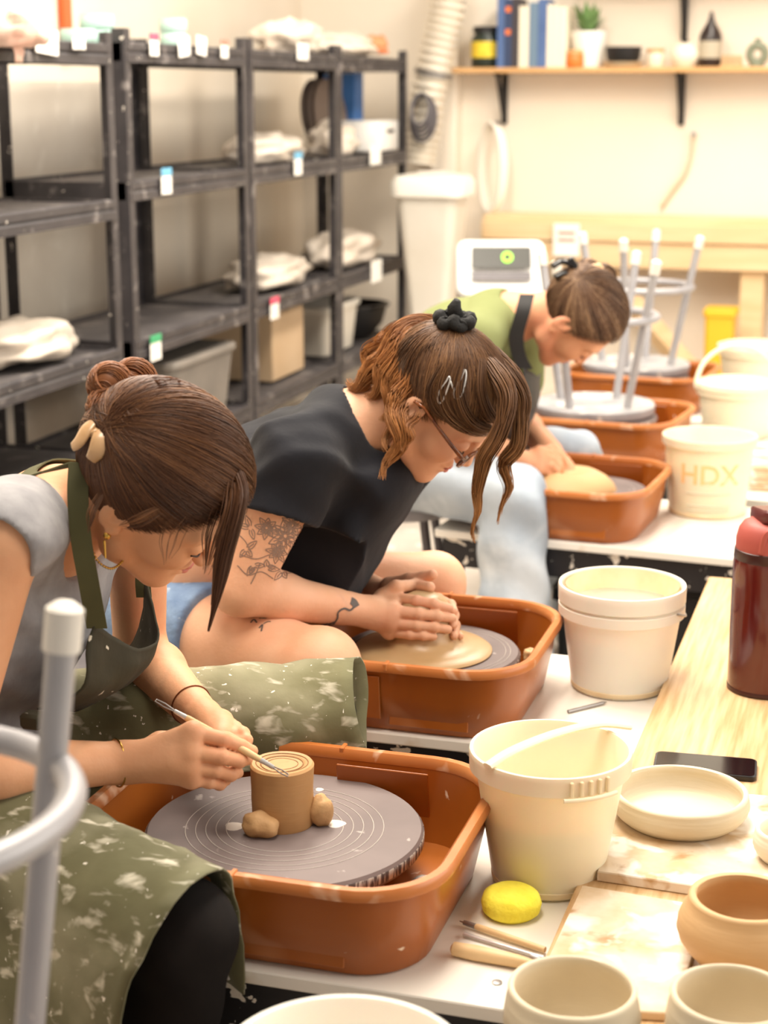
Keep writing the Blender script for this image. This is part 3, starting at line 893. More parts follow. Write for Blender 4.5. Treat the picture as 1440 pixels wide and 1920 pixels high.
# white control console with a dark display
cz = at_y(938, 540, 5.7)
t = empty('control_console', (cz[0], cz[1], 0.0), label='white control console with a dark display and green light', cat='control panel', rot=(0, 0, R(16)))
h0 = cz[2]
mesh('stand', join(box(0, 0.06, h0 / 2, 0.06, 0.05, h0), box(0, 0.06, 0.02, 0.3, 0.24, 0.04, 0.01)), 'console_white', t)
fr = mesh('housing', xf(prism(rrect(0.30, 0.20, 0.035), -0.03, 0.03, 0.008), (0, 0, h0 + 0.06), (R(66), 0, 0)), 'console_white', t)
d_ = mesh('display', xf(prism(rrect(0.20, 0.075, 0.006), 0.0, 0.004), (0, -0.0295, h0 + 0.105), (R(66), 0, 0)), 'display_dark', t, smooth=0)
mesh('indicator', xf(lathe([(0.012, 0), (0.019, 0), (0.019, 0.004), (0.012, 0.004), (0.012, 0)], 20), (0.02, -0.034, h0 + 0.107), (R(66), 0, 0)), 'led_green', d_)
mesh('button_strip', xf(prism(rrect(0.20, 0.03, 0.006), 0.0, 0.003), (0, -0.051, h0 + 0.045), (R(66), 0, 0)), 'stool_dark', t, smooth=0)
# ------------------------------------------------------------------ wheel stations
TZ = 0.43
def table(cx, cy, wx, wy, rz, label, motor=True):
    t = empty('wheel_table', (cx, cy, 0), rz, label, 'table', 'white-topped wheel tables')
    mesh('tabletop', prism(rrect(wx, wy, 0.012, 3), TZ - 0.018, TZ, 0.002), 'table_white', t, smooth=0)
    mesh('frame', join(box(0, -wy / 2 + 0.03, TZ - 0.053, wx - 0.04, 0.035, 0.07), box(0, wy / 2 - 0.03, TZ - 0.053, wx - 0.04, 0.035, 0.07),
                       box(-wx / 2 + 0.04, 0, TZ - 0.053, 0.035, wy - 0.06, 0.07), box(wx / 2 - 0.04, 0, TZ - 0.053, 0.035, wy - 0.06, 0.07)), 'table_frame', t, smooth=0)
    for sx in (-1, 1):
        for sy in (-1, 1):
            mesh('leg', box(sx * (wx / 2 - 0.04), sy * (wy / 2 - 0.04), (TZ - 0.09) / 2, 0.04, 0.04, TZ - 0.09, 0.003), 'table_frame', t, smooth=0)
    if motor: mesh('motor_box', box(0.10, 0.0, TZ - 0.19, 0.26, wy - 0.14, 0.2, 0.01), 'table_frame', t, smooth=0)
    return t

def pan(cx, cy, W, L, zr, rz, label, seam_y=True):
    """rectangular splash pan with rounded corners, rolled rim, recessed latch panels"""
    t = empty('splash_pan', (cx, cy, TZ), rz, label, 'splash pan', 'orange plastic splash pans around the wheel heads')
    h = zr - TZ
    r = 0.105
    def lp(d, z): return [(x, y, z) for x, y in rrect(W + 2 * d, L + 2 * d, max(r + d, 0.02), 8)]
    loops = [lp(-0.030, 0.0), lp(-0.024, 0.004), lp(-0.010, h * 0.55), lp(-0.006, h - 0.014), lp(-0.012, h - 0.010), lp(-0.018, h * 0.5), lp(-0.036, 0.012), lp(-0.050, 0.008)]
    mesh('tub', loft(loops, True, True), 'pan_orange', t, smooth=50)
    rl = [lp(-0.006, h - 0.016), lp(0.004, h - 0.014), lp(0.006, h - 0.006), lp(0.002, h), lp(-0.008, h), lp(-0.013, h - 0.006), lp(-0.013, h - 0.014), lp(-0.006, h - 0.016)]
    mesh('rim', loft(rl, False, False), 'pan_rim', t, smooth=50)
    fy = -L / 2
    for sy in (-1, 1):
        # the two halves overlap here: a raised latch panel and a seam over the rim
        mesh('latch_panel', xf(box(-0.045, 0, 0, 0.085, 0.003, h * 0.62, 0.001), (0, sy * (L / 2 - 0.0075), h * 0.50), (R(-7.5 * sy), 0, 0)), 'pan_orange', t, smooth=0)
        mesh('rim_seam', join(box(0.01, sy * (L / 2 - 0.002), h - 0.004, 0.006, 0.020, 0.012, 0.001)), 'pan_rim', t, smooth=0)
        mesh('inner_flap', xf(box(0.075, 0, 0, 0.13, 0.003, h * 0.8, 0.001), (0, sy * (L / 2 - 0.026), h * 0.50), (R(9 * sy), 0, 0)), 'pan_orange', t, smooth=0)
    mesh('clay_smear', xf(lathe([(0, 0), (0.016, 0.0), (0.02, 0.001), (0.012, 0.003), (0, 0.0035)], 18, 0.08), (W / 2 - 0.075, 0.06, 0.0085)), 'bucket_white', t, smooth=180)
    return t

def head(cx, cy, z, r, label=None, grooves=None, tbl=None):
    t = empty('throwing_bat' if label else 'wheel_head', (cx, cy, TZ + 0.0125), 0, label, 'bat' if label else None)
    if tbl: attach(t, tbl)
    h = z - TZ - 0.012
    mesh('shaft', lathe([(0, -0.0), (0.03, 0.0), (0.03, h - 0.02), (0, h - 0.02)], 20), 'metal_dull', t)
    mesh('disc', lathe([(0, h - 0.024), (r - 0.006, h - 0.024), (r, h - 0.018), (r, h - 0.004), (r - 0.003, h), (0, h)], 96), 'bat_dark', t, smooth=30)
    mesh('edge_band', lathe([(r + 0.0002, h - 0.017), (r + 0.001, h - 0.016), (r + 0.001, h - 0.005), (r + 0.0002, h - 0.004)], 96), 'bat_edge', t)
    if grooves:
        for rr in grooves:
            ring = [(rr * math.cos(a), rr * math.sin(a), h + 0.0003) for a in np.linspace(0, 2 * math.pi, 72, endpoint=False)]
            mesh('scribed_ring', tube(ring, 0.0006, 4, closed=True, flat=(1, 0.4)), 'bat_ring', t, smooth=180)
    return t

W1 = (-0.711, 1.903); W2 = (-0.728, 2.668); W3 = (-0.70, 3.95)
T1 = table(-0.64, 1.925, 0.74, 0.47, 0, 'white-topped wheel table nearest the camera, with a yellow sponge on it')
T2 = table(-0.66, 2.70, 0.74, 0.47, 0, 'white-topped wheel table in the middle, between two seated potters')
T3 = table(-0.60, 3.97, 0.80, 0.50, R(-5), 'white-topped wheel table farther back with the cream lettered bucket', motor=False)
pan(-0.706, 1.893, 0.488, 0.415, 0.552, 0, 'orange splash pan with a clay cylinder on its big dark bat, nearest station')
pan(-0.752, 2.655, 0.455, 0.405, 0.552, 0, 'orange splash pan around the wheel with a wet clay dome')
pan(-0.735, 3.93, 0.44, 0.42, 0.552, R(-4), 'orange splash pan with white drips, beside the cream lettered bucket')
head(W1[0], W1[1], 0.515, 0.178, 'big dark grey bat with pale scribed rings carrying the clay cylinder', grooves=(0.075, 0.088, 0.101, 0.114, 0.127))
head(W2[0], W2[1], 0.508, 0.152, None, (0.128, 0.136), T2)
head(W3[0], W3[1], 0.508, 0.152, None, (0.12,), T3)

# clay on the first wheel: a trimmed cylinder held by two lugs
def ring_mesh(parent, r, z, w, m, name='groove', wob=0.0):
    pts = [(r * (1 + wob * math.sin(2 * a + 1)) * math.cos(a), r * (1 + wob * math.sin(3 * a)) * math.sin(a), z) for a in np.linspace(0, 2 * math.pi, 48, endpoint=False)]
    return mesh(name, tube(pts, w, 4, closed=True, flat=(1, 0.5)), m, parent, smooth=180)
c = (W1[0] - 0.007, W1[1] + 0.012)
t = empty('clay_cylinder', (c[0], c[1], 0.515), label='leather-hard tan clay cylinder being trimmed on the big bat', cat='clay')
ch = 0.083
mesh('body', lathe([(0, 0), (0.0385, 0), (0.0395, 0.004), (0.0395, 0.02), (0.040, 0.035), (0.0397, 0.05), (0.0405, 0.068), (0.041, ch - 0.003), (0.0385, ch), (0.030, ch - 0.001), (0.028, ch - 0.0025), (0.0, ch - 0.002)], 64, 0.004), 'clay_leather', t, smooth=35)
ring_mesh(t, 0.0325, ch - 0.0002, 0.0007, 'clay_groove', wob=0.03)
ring_mesh(t, 0.0265, ch - 0.0018, 0.0008, 'clay_groove', wob=0.02)
ring_mesh(t, 0.0195, ch - 0.0018, 0.0005, 'clay_groove', wob=0.05)
def clay_lug(u, v, r, label, rz, seed):
    p = at_z(u, v, 0.515)
    V, F = [], []
    nu, nv = 24, 14
    for j in range(nv + 1):
        b = -math.pi / 2 + math.pi * j / nv
        for i in range(nu):
            a = 2 * math.pi * i / nu
            d = Vector((math.cos(a) * math.cos(b), math.sin(a) * math.cos(b), math.sin(b)))
            k = 1 + 0.22 * mnoise.noise(d * 1.6 + Vector((seed, 0, 0)))
            V.append((d.x * k * r[0], d.y * k * r[1], max(d.z * k * r[2], -r[2] * 0.82) + r[2] * 0.82))
    for j in range(nv):
        for i in range(nu):
            i2 = (i + 1) % nu
            F.append((j * nu + i, j * nu + i2, (j + 1) * nu + i2, (j + 1) * nu + i))
    o = mesh('clay_lug', (V, F), 'clay_lump', loc=(p[0], p[1], 0.515), rot=(0, 0, rz), smooth=180)
    tag(o, label, 'clay lug', 'clay lugs holding the cylinder')
clay_lug(487, 1566, (0.025, 0.017, 0.017), 'squashed clay lug at the left foot of the clay cylinder', R(-8), 1.0)
clay_lug(602, 1546, (0.015, 0.015, 0.022), 'upright clay lug at the right foot of the clay cylinder', R(20), 4.0)
for i, (u, v, r, lb) in enumerate(((440, 1550, 0.014, 'pale dried slip smudge left of the clay lugs'), (630, 1545, 0.013, 'pale dried slip smudge right of the clay lugs'), (599, 1481, 0.006, 'tiny pale slip spot behind the clay cylinder'))):
    p = at_z(u, v, 0.515)
    o = mesh('slip_smudge', xf(lathe([(r, 0), (r * 0.8, 0.0008), (0, 0.0012)], 20, 0.1)), 'paper_shade', loc=(p[0], p[1], 0.5152), smooth=180)
    tag(o, lb, 'slip smudge', 'dried slip smudges on the big bat')

# clay on the second wheel: a dome on a spread disc
def lathe_clay(c, z, prof, m, label, wob=0.006):
    o = mesh('clay_mound', lathe(prof, 72, wob), m, loc=(c[0], c[1], z), smooth=50)
    return tag(o, label, 'clay')
C2 = (W2[0] - 0.012, W2[1] - 0.006)
lathe_clay(C2, 0.508, [(0, 0), (0.116, 0.0), (0.118, 0.003), (0.112, 0.008), (0.09, 0.011), (0.066, 0.016), (0.055, 0.026), (0.050, 0.042), (0.048, 0.06), (0.045, 0.078), (0.037, 0.093), (0.02, 0.101), (0, 0.103)], 'clay_wet', 'wet tan clay dome being centred on the second wheel')
C3 = (W3[0] - 0.035, W3[1] - 0.01)
lathe_clay(C3, 0.508, [(0, 0), (0.112, 0.0), (0.108, 0.012), (0.09, 0.03), (0.07, 0.042), (0.05, 0.046), (0.03, 0.04), (0, 0.036)], 'clay_tan', 'low tan clay mound being opened on the third wheel', 0.02)
lump('clay_scrap', tuple(at_z(1205, 890, 0.50)), (0.03, 0.02, 0.035), 'clay_tan', 'rough clay scrap at the right corner of the third pan', 'clay', 11)
lump('clay_scrap', tuple(at_z(997, 1232, 0.50)), (0.014, 0.012, 0.014), 'clay_tan', 'little clay scrap beside the second wheel head', 'clay', 12)

# two more stations at the back with stools stacked on them
def station(cx, cy, rz, n):
    tb = table(cx - 0.02, cy, 0.56, 0.46, rz, ['white-topped wheel table under the nearer upturned stool', 'white-topped wheel table under the farther upturned stool'][n])
    pan(cx, cy, 0.47, 0.42, 0.552, rz, ['orange splash pan under the nearer upturned grey stool', 'orange splash pan under the farther upturned grey stool'][n])
    head(cx, cy, 0.535, 0.152, None, None, tb)
S4 = at_z(1112, 772, 0.54); S5 = at_z(1192, 694, 0.54)
station(S4[0] + 0.03, S4[1], R(-6), 0)
station(S5[0] + 0.02, S5[1], R(-4), 1)

def stool(loc, rz, label, up=True, met='stool_metal', hgt=0.45, r_seat=0.175, rt=0.115, rb=0.195, ring=0.62, legr=0.0115, seat_m='stool_seat', ring_r=None, group='round metal stools'):
    """round stool; up=False builds it upside down, standing on its seat"""
    t = empty('stool', loc, rz, label, 'stool', group)
    s = 1 if up else -1
    zs = hgt if up else 0.0            # seat top
    def Z(d): return zs - s * d        # d = distance below the seat top
    prof = [(0, Z(0.004)), (r_seat - 0.02, Z(0.0)), (r_seat - 0.004, Z(0.004)), (r_seat, Z(0.012)), (r_seat, Z(0.028)), (r_seat - 0.004, Z(0.032)), (r_seat - 0.02, Z(0.030)), (0, Z(0.026))]
    mesh('seat', lathe(prof if not up else prof[::-1], 48), seat_m, t)
    for k in range(4):
        a = R(45 + 90 * k)
        p0 = (rt * math.cos(a), rt * math.sin(a), Z(0.028)); p1 = (rb * math.cos(a), rb * math.sin(a), Z(hgt - 0.012))
        lg = mesh('leg', tube([p0, p1], legr, 12), met, t, smooth=60)
        d = (Vector(p1) - Vector(p0)).normalized()
        mesh('foot_cap', tube([Vector(p1) - d * 0.03, Vector(p1) + d * 0.004, Vector(p1) + d * 0.010], [legr + 0.003, legr + 0.003, legr * 0.6], 12), 'rubber_white', lg, smooth=50)
    rr = rt + (rb - rt) * ring + legr * 0.6
    rr = ring_r or rr
    mesh('foot_ring', tube([(rr * math.cos(a), rr * math.sin(a), Z(hgt * ring)) for a in np.linspace(0, 2 * math.pi, 48, endpoint=False)], legr * 0.95, 10, closed=True), met, t, smooth=180)
    return t
stool((S4[0], S4[1], 0.5365), R(20), 'nearer upturned grey stool resting on a wheel behind the third potter', up=False)
stool((S5[0], S5[1], 0.5365), R(38), 'farther upturned grey stool resting on a wheel by the workbench', up=False)
# foreground station: pan corner, upturned stool, white bucket
FS = at_d(-240, 1490, 1.30)
FC = (FS[0], FS[1])
T0 = table(FC[0] + 0.1, FC[1], 0.74, 0.47, 0, 'white-topped wheel table in the foreground below the blurred stool')
pan(FC[0] + 0.01, FC[1] - 0.01, 0.488, 0.415, 0.552, 0, 'orange splash pan at the lower left corner under the blurred stool')
head(FC[0], FC[1], 0.54, 0.152, None, None, T0)
stool((FC[0], FC[1], 0.5415), R(5), 'blurred grey upturned stool close to the camera at lower left', up=False, hgt=0.497, ring=0.725, ring_r=0.15, rt=0.10, rb=0.162, legr=0.0125)

# odds and ends under and beside the third table
lump('plastic_bag', tuple(at_y(1190, 1062, 3.86)), (0.09, 0.10, 0.05), 'bag_clear', 'shiny clear plastic bag of clay under the third table', 'bag', 21)
t = empty('black_crate', (at_y(1190, 1062, 3.88)[0], 3.92, 0.0), label='black plastic crate under the third table carrying a clear bag', cat='crate')
hc_ = at_y(1190, 1062, 3.86)[2] - 0.045
mesh('body', loft([[(x * s_, y * s_, z) for x, y in rrect(0.34, 0.26, 0.02)] for s_, z in ((0.94, 0.0), (1.0, hc_))]), 'black_matte', t)
mesh('rim', loft([[(x, y, hc_ - 0.03) for x, y in rrect(0.36, 0.28, 0.02)], [(x, y, hc_ - 0.001) for x, y in rrect(0.36, 0.28, 0.02)]]), 'black_gloss', t)
bs_ = at_z(1472, 903, TZ)
for k in range(4):
    o = mesh('plywood_bat', box(0, 0, 0.008, 0.24 - 0.006 * k, 0.26, 0.0155, 0.0015), 'plywood_dusty', loc=(bs_[0] + 0.006 * (k % 2), bs_[1], TZ - 0.0006 + 0.0165 * k), rot=(0, 0, R(3 * (k % 3) - 3)), smooth=0)
    tag(o, ['bottom', 'second', 'third', 'topmost'][k] + ' plywood bat of the stack at the right edge behind the bottle', 'bat', 'stack of plywood bats at the right edge')
# seats of the three potters
stool((-1.22, 1.90, 0), R(10), 'stool under the potter in the grey sleeveless top', met='stool_dark', seat_m='stool_dark', hgt=0.455)
stool((-1.22, 2.66, 0), R(30), 'stool under the potter in the dark T-shirt', met='stool_dark', seat_m='stool_dark', hgt=0.455)
stool((-1.18, 3.98, 0), R(8), 'stool under the potter in the green T-shirt and jeans', met='stool_dark', seat_m='stool_metal', hgt=0.455)

# ------------------------------------------------------------------ buckets
def bucket(cx, cy, z, rt, rb, h, m, label, collar=0.03, ridges=1, handle=None, stain=True, lid=False, group='plastic buckets'):
    t = empty('bucket', (cx, cy, z), 0, label, 'bucket', group)
    th = 0.0025
    prof = [(0, 0.0), (rb - 0.004, 0.0), (rb, 0.004), (rb + (rt - rb) * 0.85, h - collar)]
    rr = rb + (rt - rb) * 0.85
    for k in range(ridges):
        z0 = h - collar + collar * 0.9 * k / ridges
        z1 = h - collar + collar * 0.9 * (k + 0.75) / ridges
        e = rt + 0.003 * (1 if k == ridges - 1 else 0.8)
        prof += [(e, z0), (e + 0.0012, z0 + 0.001), (e + 0.0016, z1)]
        if k < ridges - 1: prof += [(rr + 0.002, z1 + 0.002), (rr + 0.002, z0 + collar * 0.9 / ridges - 0.001)]
    prof += [(rt + 0.005, h - 0.004), (rt + 0.004, h), (rt, h), (rt - 0.002, h - 0.004), (rb - th, 0.006), (0, 0.005)]
    mesh('shell', lathe(prof, 64), m, t, smooth=35)
    if stain:
        zf = h * 0.55; rf = rb + (rt - rb) * 0.55 - 0.006
        mesh('contents', lathe([(rf, zf), (rf * 0.5, zf + 0.002), (0, zf + 0.001)], 40), m, t)
        mesh('base_ring', lathe([(rb + 0.0006, 0.004), (rb + 0.0014, 0.005), (rb + 0.0022, 0.012), (rb + 0.001, 0.013)], 48, 0.002), 'bucket_stain', t)
    if lid:
        mesh('lid', lathe([(0, h + 0.010), (rt - 0.012, h + 0.010), (rt - 0.008, h + 0.004), (rt, h + 0.006), (rt + 0.008, h + 0.004), (rt + 0.009, h - 0.012), (rt + 0.006, h - 0.013)][::-1], 56), m, t)
    if handle:
        a0, tilt = handle
        pts = []
        for k in range(25):
            a = math.pi * k / 24
            x = math.cos(a) * (rt + 0.006); s = math.sin(a) * (rt + 0.012)
            y = s * math.cos(tilt); zz = s * math.sin(tilt)
            pts.append((x * math.cos(a0) - y * math.sin(a0), x * math.sin(a0) + y * math.cos(a0), h - 0.012 + zz))
        mesh('handle', tube(pts, 0.0045, 8, flat=(1, 1.5)), m, t, smooth=60)
        for sgn in (1, -1):
            mesh('handle_hub', xf(lathe([(0, 0), (0.011, 0), (0.011, 0.006), (0.008, 0.008), (0, 0.008)], 16), (sgn * (rt + 0.002) * math.cos(a0), sgn * (rt + 0.002) * math.sin(a0), h - 0.012), (0, R(90), a0 if sgn > 0 else a0 + math.pi)), m, t)
    return t
# nearest bucket, beside the first pan, with a bail laid across its mouth and a ribbed ear
p = at_z(1012, 1663, TZ)
B1 = (-0.393, 2.03)
rim = at_y(1040, 1403, B1[1])[2] - TZ
t = bucket(B1[0], B1[1], TZ, 0.100, 0.072, rim, 'bucket_cream', 'cream bucket with a bail handle standing beside the nearest orange pan', collar=0.026)
# bail lying across the mouth
hp = [at_z(914, 1437, TZ + rim + 0.002), at_z(960, 1408, TZ + rim + 0.012), at_z(1040, 1376, TZ + rim + 0.014), at_z(1120, 1358, TZ + rim + 0.012), at_z(1180, 1362, TZ + rim + 0.002)]
mesh('handle', tube([np.array(q) - np.array([B1[0], B1[1], TZ]) for q in catmull(hp, 8)], 0.0055, 8, flat=(1.5, 0.8)), 'bucket_cream', t, smooth=60)
e0 = math.atan2(*( (at_z(1105, 1455, TZ + rim) - np.array([B1[0], B1[1], 0]))[[1, 0]]))
for k in range(5):
    a = e0 - 0.24 + 0.12 * k
    mesh('grip_rib', box(0, 0, 0, 0.006, 0.0045, 0.020, 0.001), 'bucket_stain', t, loc=(0.1055 * math.cos(a), 0.1055 * math.sin(a), rim - 0.014), rot=(0, 0, a), smooth=0)
mesh('grip_bar', tube([(0.111 * math.cos(e0 + s), 0.111 * math.sin(e0 + s), rim - 0.026) for s in np.linspace(-0.34, 0.34, 12)], 0.003, 8), 'bucket_cream', t, smooth=60)
B2 = (-0.425, 2.80)
rim2 = at_y(1169, 1093, B2[1])[2] - TZ
t = bucket(B2[0], B2[1], TZ, 0.104, 0.082, rim2, 'bucket_white', 'off-white bucket with ridged rim beside the second orange pan', collar=0.052, ridges=2)
st = [at_z(u, v, TZ + rim2 + 0.001) for u, v in ((1066, 1088), (1085, 1070), (1120, 1063))]
mesh('slip_streak', lathe([(0.0985, rim2 - 0.002), (0.094, rim2 - 0.035), (0.0925, rim2 - 0.036), (0.097, rim2 - 0.002)], 48, 0.004), 'bucket_stain', t)
mesh('bail_wire', tube([(0.109 * math.cos(a), 0.109 * math.sin(a), rim2 - 0.035 - 0.02 * math.sin(2 * (a + 0.4))) for a in np.linspace(-0.4, 1.2, 14)], 0.002, 6), 'metal_dull', t)
B3 = (-0.425, 4.12)
rim3 = at_y(1338, 815, B3[1])[2] - TZ
t3 = bucket(B3[0], B3[1], TZ, 0.110, 0.092, rim3, 'bucket_cream', 'cream bucket with orange lettering on the third table', collar=0.02)
# lettering wrapped on the bucket
def wrapped_text(parent, txt, size, a_mid, z, r_of_z, m, name='lettering'):
    cu = bpy.data.curves.new('lettering', 'FONT'); cu.body = txt; cu.size = size; cu.align_x = 'CENTER'; cu.resolution_u = 3; cu.offset = size * 0.02
    ob = bpy.data.objects.new('lettering_source', cu); COL.objects.link(ob)
    dg = bpy.context.evaluated_depsgraph_get(); me = ob.evaluated_get(dg).to_mesh()
    V = []
    for v in me.vertices:
        rr = r_of_z(z + v.co.y) + 0.0006
        a = a_mid + v.co.x / rr
        V.append((rr * math.cos(a), rr * math.sin(a), z + v.co.y))
    F = [list(p.vertices) for p in me.polygons]
    ob.evaluated_get(dg).to_mesh_clear()
    bpy.data.objects.remove(ob, do_unlink=True)
    return mesh(name, (V, F), m, parent, smooth=0)
rz3 = lambda z: 0.092 + (0.110 - 0.092) * 0.85 * z / (rim3 - 0.02)
am = math.atan2(-B3[1] + 0.0, -B3[0]) + 0.03
wrapped_text(t3, 'HDX', 0.068, am, rim3 * 0.46, rz3, 'print_orange')
mesh('print_lines', join(*[tube([(1.004 * rz3(z) * math.cos(am + s), 1.004 * rz3(z) * math.sin(am + s), z) for s in np.linspace(-0.55, 0.55, 14)], 0.0022, 4) for z in (rim3 * 0.12, rim3 * 0.18, rim3 * 0.34)]), 'print_grey', t3)
b4 = at_z(1378, 815, TZ); b5 = at_z(1412, 735, TZ)
bucket(b4[0], b4[1], TZ, 0.115, 0.095, at_y(1372, 712, b4[1])[2] - TZ - 0.01, 'bucket_cream', 'cream lidded bucket with raised bail handle behind the lettered bucket', lid=True, handle=(R(12), R(70)), stain=False)
bucket(b5[0], b5[1], TZ, 0.12, 0.10, at_y(1405, 648, b5[1])[2] - TZ, 'bucket_cream', 'cream bucket farthest back near the workbench leg', lid=True, stain=False)
fb = at_d(645, 1985, 1.46)
bucket(fb[0], fb[1], TZ, 0.103, 0.078, fb[2] - TZ, 'bucket_white', 'blurred white bucket at the bottom edge of the picture', collar=0.024)
# supports for the farther buckets: a long low white counter to the right of the wheels
t = empty('side_counter', (-0.085, 5.24, 0), 0, 'long low white counter behind the lettered bucket on the right', 'counter')
mesh('top', box(0, 0, TZ - 0.0135, 0.78, 1.90, 0.024, 0.002), 'table_white', t, smooth=0)
for sx in (-1, 1):
    for sy in (-1, 1): mesh('leg', box(sx * 0.33, sy * 0.88, (TZ - 0.026) / 2, 0.05, 0.05, TZ - 0.026), 'table_frame', t, smooth=0)
# ------------------------------------------------------------------ the long wooden board and the things on it
BT = 0.452
x0, x1 = -0.345, 0.06
y0, y1 = 1.60, 3.46
t = empty('long_board', ((x0 + x1) / 2, (y0 + y1) / 2, TZ + 0.002), label='long pale plywood board laid along the wheel tables on the right', cat='board')
mesh('board', box(0, 0, (BT - TZ - 0.002) / 2, x1 - x0, y1 - y0, BT - TZ - 0.002, 0.0015), 'plywood', t, smooth=0)
mesh('trestle', join(box(0.15, -0.65, -0.216, 0.06, 0.5, 0.432), box(0.15, 0.6, -0.216, 0.06, 0.5, 0.432)), 'table_frame', t, smooth=0)
# second board layer and dusty bats
def bat(corners, z, th, label, rz=0):
    c = np.mean(np.array(corners), 0)
    o = mesh('wooden_bat', prism([(p[0] - c[0], p[1] - c[1]) for p in corners], 0, th, 0.0015), 'plywood_dusty', loc=(c[0], c[1], z), smooth=0)
    return tag(o, label, 'bat', 'dusty wooden bats on the long board')
q = lambda u, v: tuple(at_z(u, v, BT + 0.014)[:2])
bat([q(1120, 1634), q(1500, 1690), q(1540, 1500), q(1170, 1470)], BT + 0.0005, 0.014, 'dusty plywood bat under the shallow pale dish')
q2 = lambda u, v: tuple(at_z(u, v, BT + 0.011)[:2])
bat([q2(985, 1886), q2(1262, 1900), q2(1330, 1700), q2(1092, 1660)], BT + 0.0005, 0.011, 'clay-smeared plywood bat under the pale cup near the bottom')
q3 = lambda u, v: tuple(at_z(u, v, BT + 0.011)[:2])
bat([q3(1276, 1925), q3(1560, 1945), q3(1580, 1716), q3(1345, 1702)], BT + 0.0005, 0.011, 'plywood bat under the tan bowl at the right edge')

def pot(name, u, v, z, prof, m, label, cat, seg=64):
    p = at_z(u, v, z)
    t = empty(name, (p[0], p[1], z), label=label, cat=cat, group='hand-thrown pots on the long board')
    return t
def vessel(cx, cy, z, ro, ri_off, h, fr, m, label, cat, belly=0.0, wob=0.003, lip=0.004):
    """thrown vessel with outer radius ro at the lip, foot radius fr, wall ri_off"""
    t = empty(cat.replace(' ', '_'), (cx, cy, z), label=label, cat=cat, group='hand-thrown pots on the long board')
    out = []
    for k in range(15):
        s = k / 14
        r = fr + (ro - fr) * (1 - (1 - s) ** 2.2) + belly * math.sin(math.pi * min(1, s * 1.05)) + 0.0005 * math.sin(s * 40)
        out.append((r, s * (h - lip)))
    top = [(ro - 0.0008, h - lip * 0.3), (ro - ri_off * 0.5, h), (ro - ri_off + 0.0008, h - lip * 0.3)]
    inn = [(max(r - ri_off, 0.002), max(z_, 0.010)) for r, z_ in reversed(out) if z_ > 0.006]
    prof = [(0, 0.0)] + [(out[0][0] - 0.003, 0.0)] + out[0:1] + out[1:] + top + inn + [(0, 0.010)]
    mesh('wall', lathe(prof, 72, wob), m, t, smooth=60)
    mesh('inner_floor', lathe([(inn[-1][0] * 0.98, 0.0102), (inn[-1][0] * 0.5, 0.0112), (0, 0.0112)], 40), m, t, smooth=60)
    return t
# shallow pale dish on the dusty bat
BZ = BT + 0.0145
d1 = at_z(1273, 1535, BZ)
vessel(d1[0], d1[1], BZ, 0.092, 0.0085, 0.043, 0.074, 'clay_pale', 'shallow pale clay dish with upright rim on the dusty bat', 'dish', belly=0.004)
d2 = at_z(1480, 1610, BZ)
vessel(d2[0], d2[1], BZ, 0.045, 0.006, 0.042, 0.036, 'clay_cream', 'cream dish cut off by the right edge of the picture', 'dish', belly=0.004)
BZ2 = BT + 0.0115
d3 = at_z(1392, 1800, BZ2)
vessel(d3[0], d3[1], BZ2, 0.064, 0.009, 0.080, 0.050, 'clay_tan', 'rounded tan clay bowl with a rolled rim at the right', 'bowl', belly=0.015)
d4 = at_z(1070, 1975, BZ2)
vessel(d4[0], d4[1], BZ2, 0.066, 0.0065, 0.078, 0.058, 'clay_pale', 'pale straight-walled clay cup at the bottom, left of its twin', 'cup', belly=0.006)
d5 = at_z(1368, 1990, BZ2)
vessel(d5[0], d5[1], BZ2, 0.063, 0.0065, 0.078, 0.054, 'clay_pale', 'pale straight-walled clay cup at the bottom right corner', 'cup', belly=0.006)

# phone
c = at_z(1322, 1442, BT)
t = empty('smartphone', (c[0], c[1], BT), R(4), 'black smartphone lying on the board behind the pale dish', 'phone')
mesh('body', prism(rrect(0.150, 0.073, 0.010), 0.0005, 0.0085, 0.001), 'phone_side', t)
mesh('screen', prism(rrect(0.144, 0.068, 0.008), 0.0085, 0.0090), 'phone_black', t, smooth=0)
mesh('camera_bump', prism([(x + 0.052, y + 0.012) for x, y in rrect(0.03, 0.03, 0.006)], 0.0, 0.0005), 'phone_side', t)
# water bottle
c = at_z(1432, 1290, BT)
t = empty('water_bottle', (c[0], c[1], BT), R(-70), 'maroon steel water bottle with coral collar and flip lid', 'bottle')
H = at_y(1440, 1045, c[1])[2] - BT
r = 0.0615
mesh('body', lathe([(0, 0), (r - 0.006, 0), (r - 0.001, 0.004), (r, 0.012), (r, H * 0.97), (r - 0.001, H)], 64), 'bottle_maroon', t)
mesh('base_ring', lathe([(r - 0.004, 0.0), (r + 0.0005, 0.002), (r + 0.0005, 0.008), (r, 0.009)], 64), 'bottle_band', t)
mesh('dark_band', lathe([(r - 0.001, H), (r - 0.0005, H + 0.001), (r - 0.0015, H + 0.016), (r - 0.003, H + 0.017)], 64), 'bottle_band', t)
mesh('coral_collar', lathe([(r - 0.003, H + 0.016), (r - 0.003, H + 0.034), (r - 0.007, H + 0.050), (r - 0.014, H + 0.060), (r - 0.022, H + 0.064), (0, H + 0.064)], 64), 'bottle_coral', t)
lidp = [(-0.045, -0.026), (0.030, -0.026), (0.040, -0.018), (0.040, 0.018), (0.030, 0.026), (-0.045, 0.026), (-0.052, 0.016), (-0.052, -0.016)]
mesh('flip_lid', xf(prism(lidp, 0, 0.022, 0.004), (0.002, 0, H + 0.062), (0, R(-8), 0)), 'bottle_lid', t)
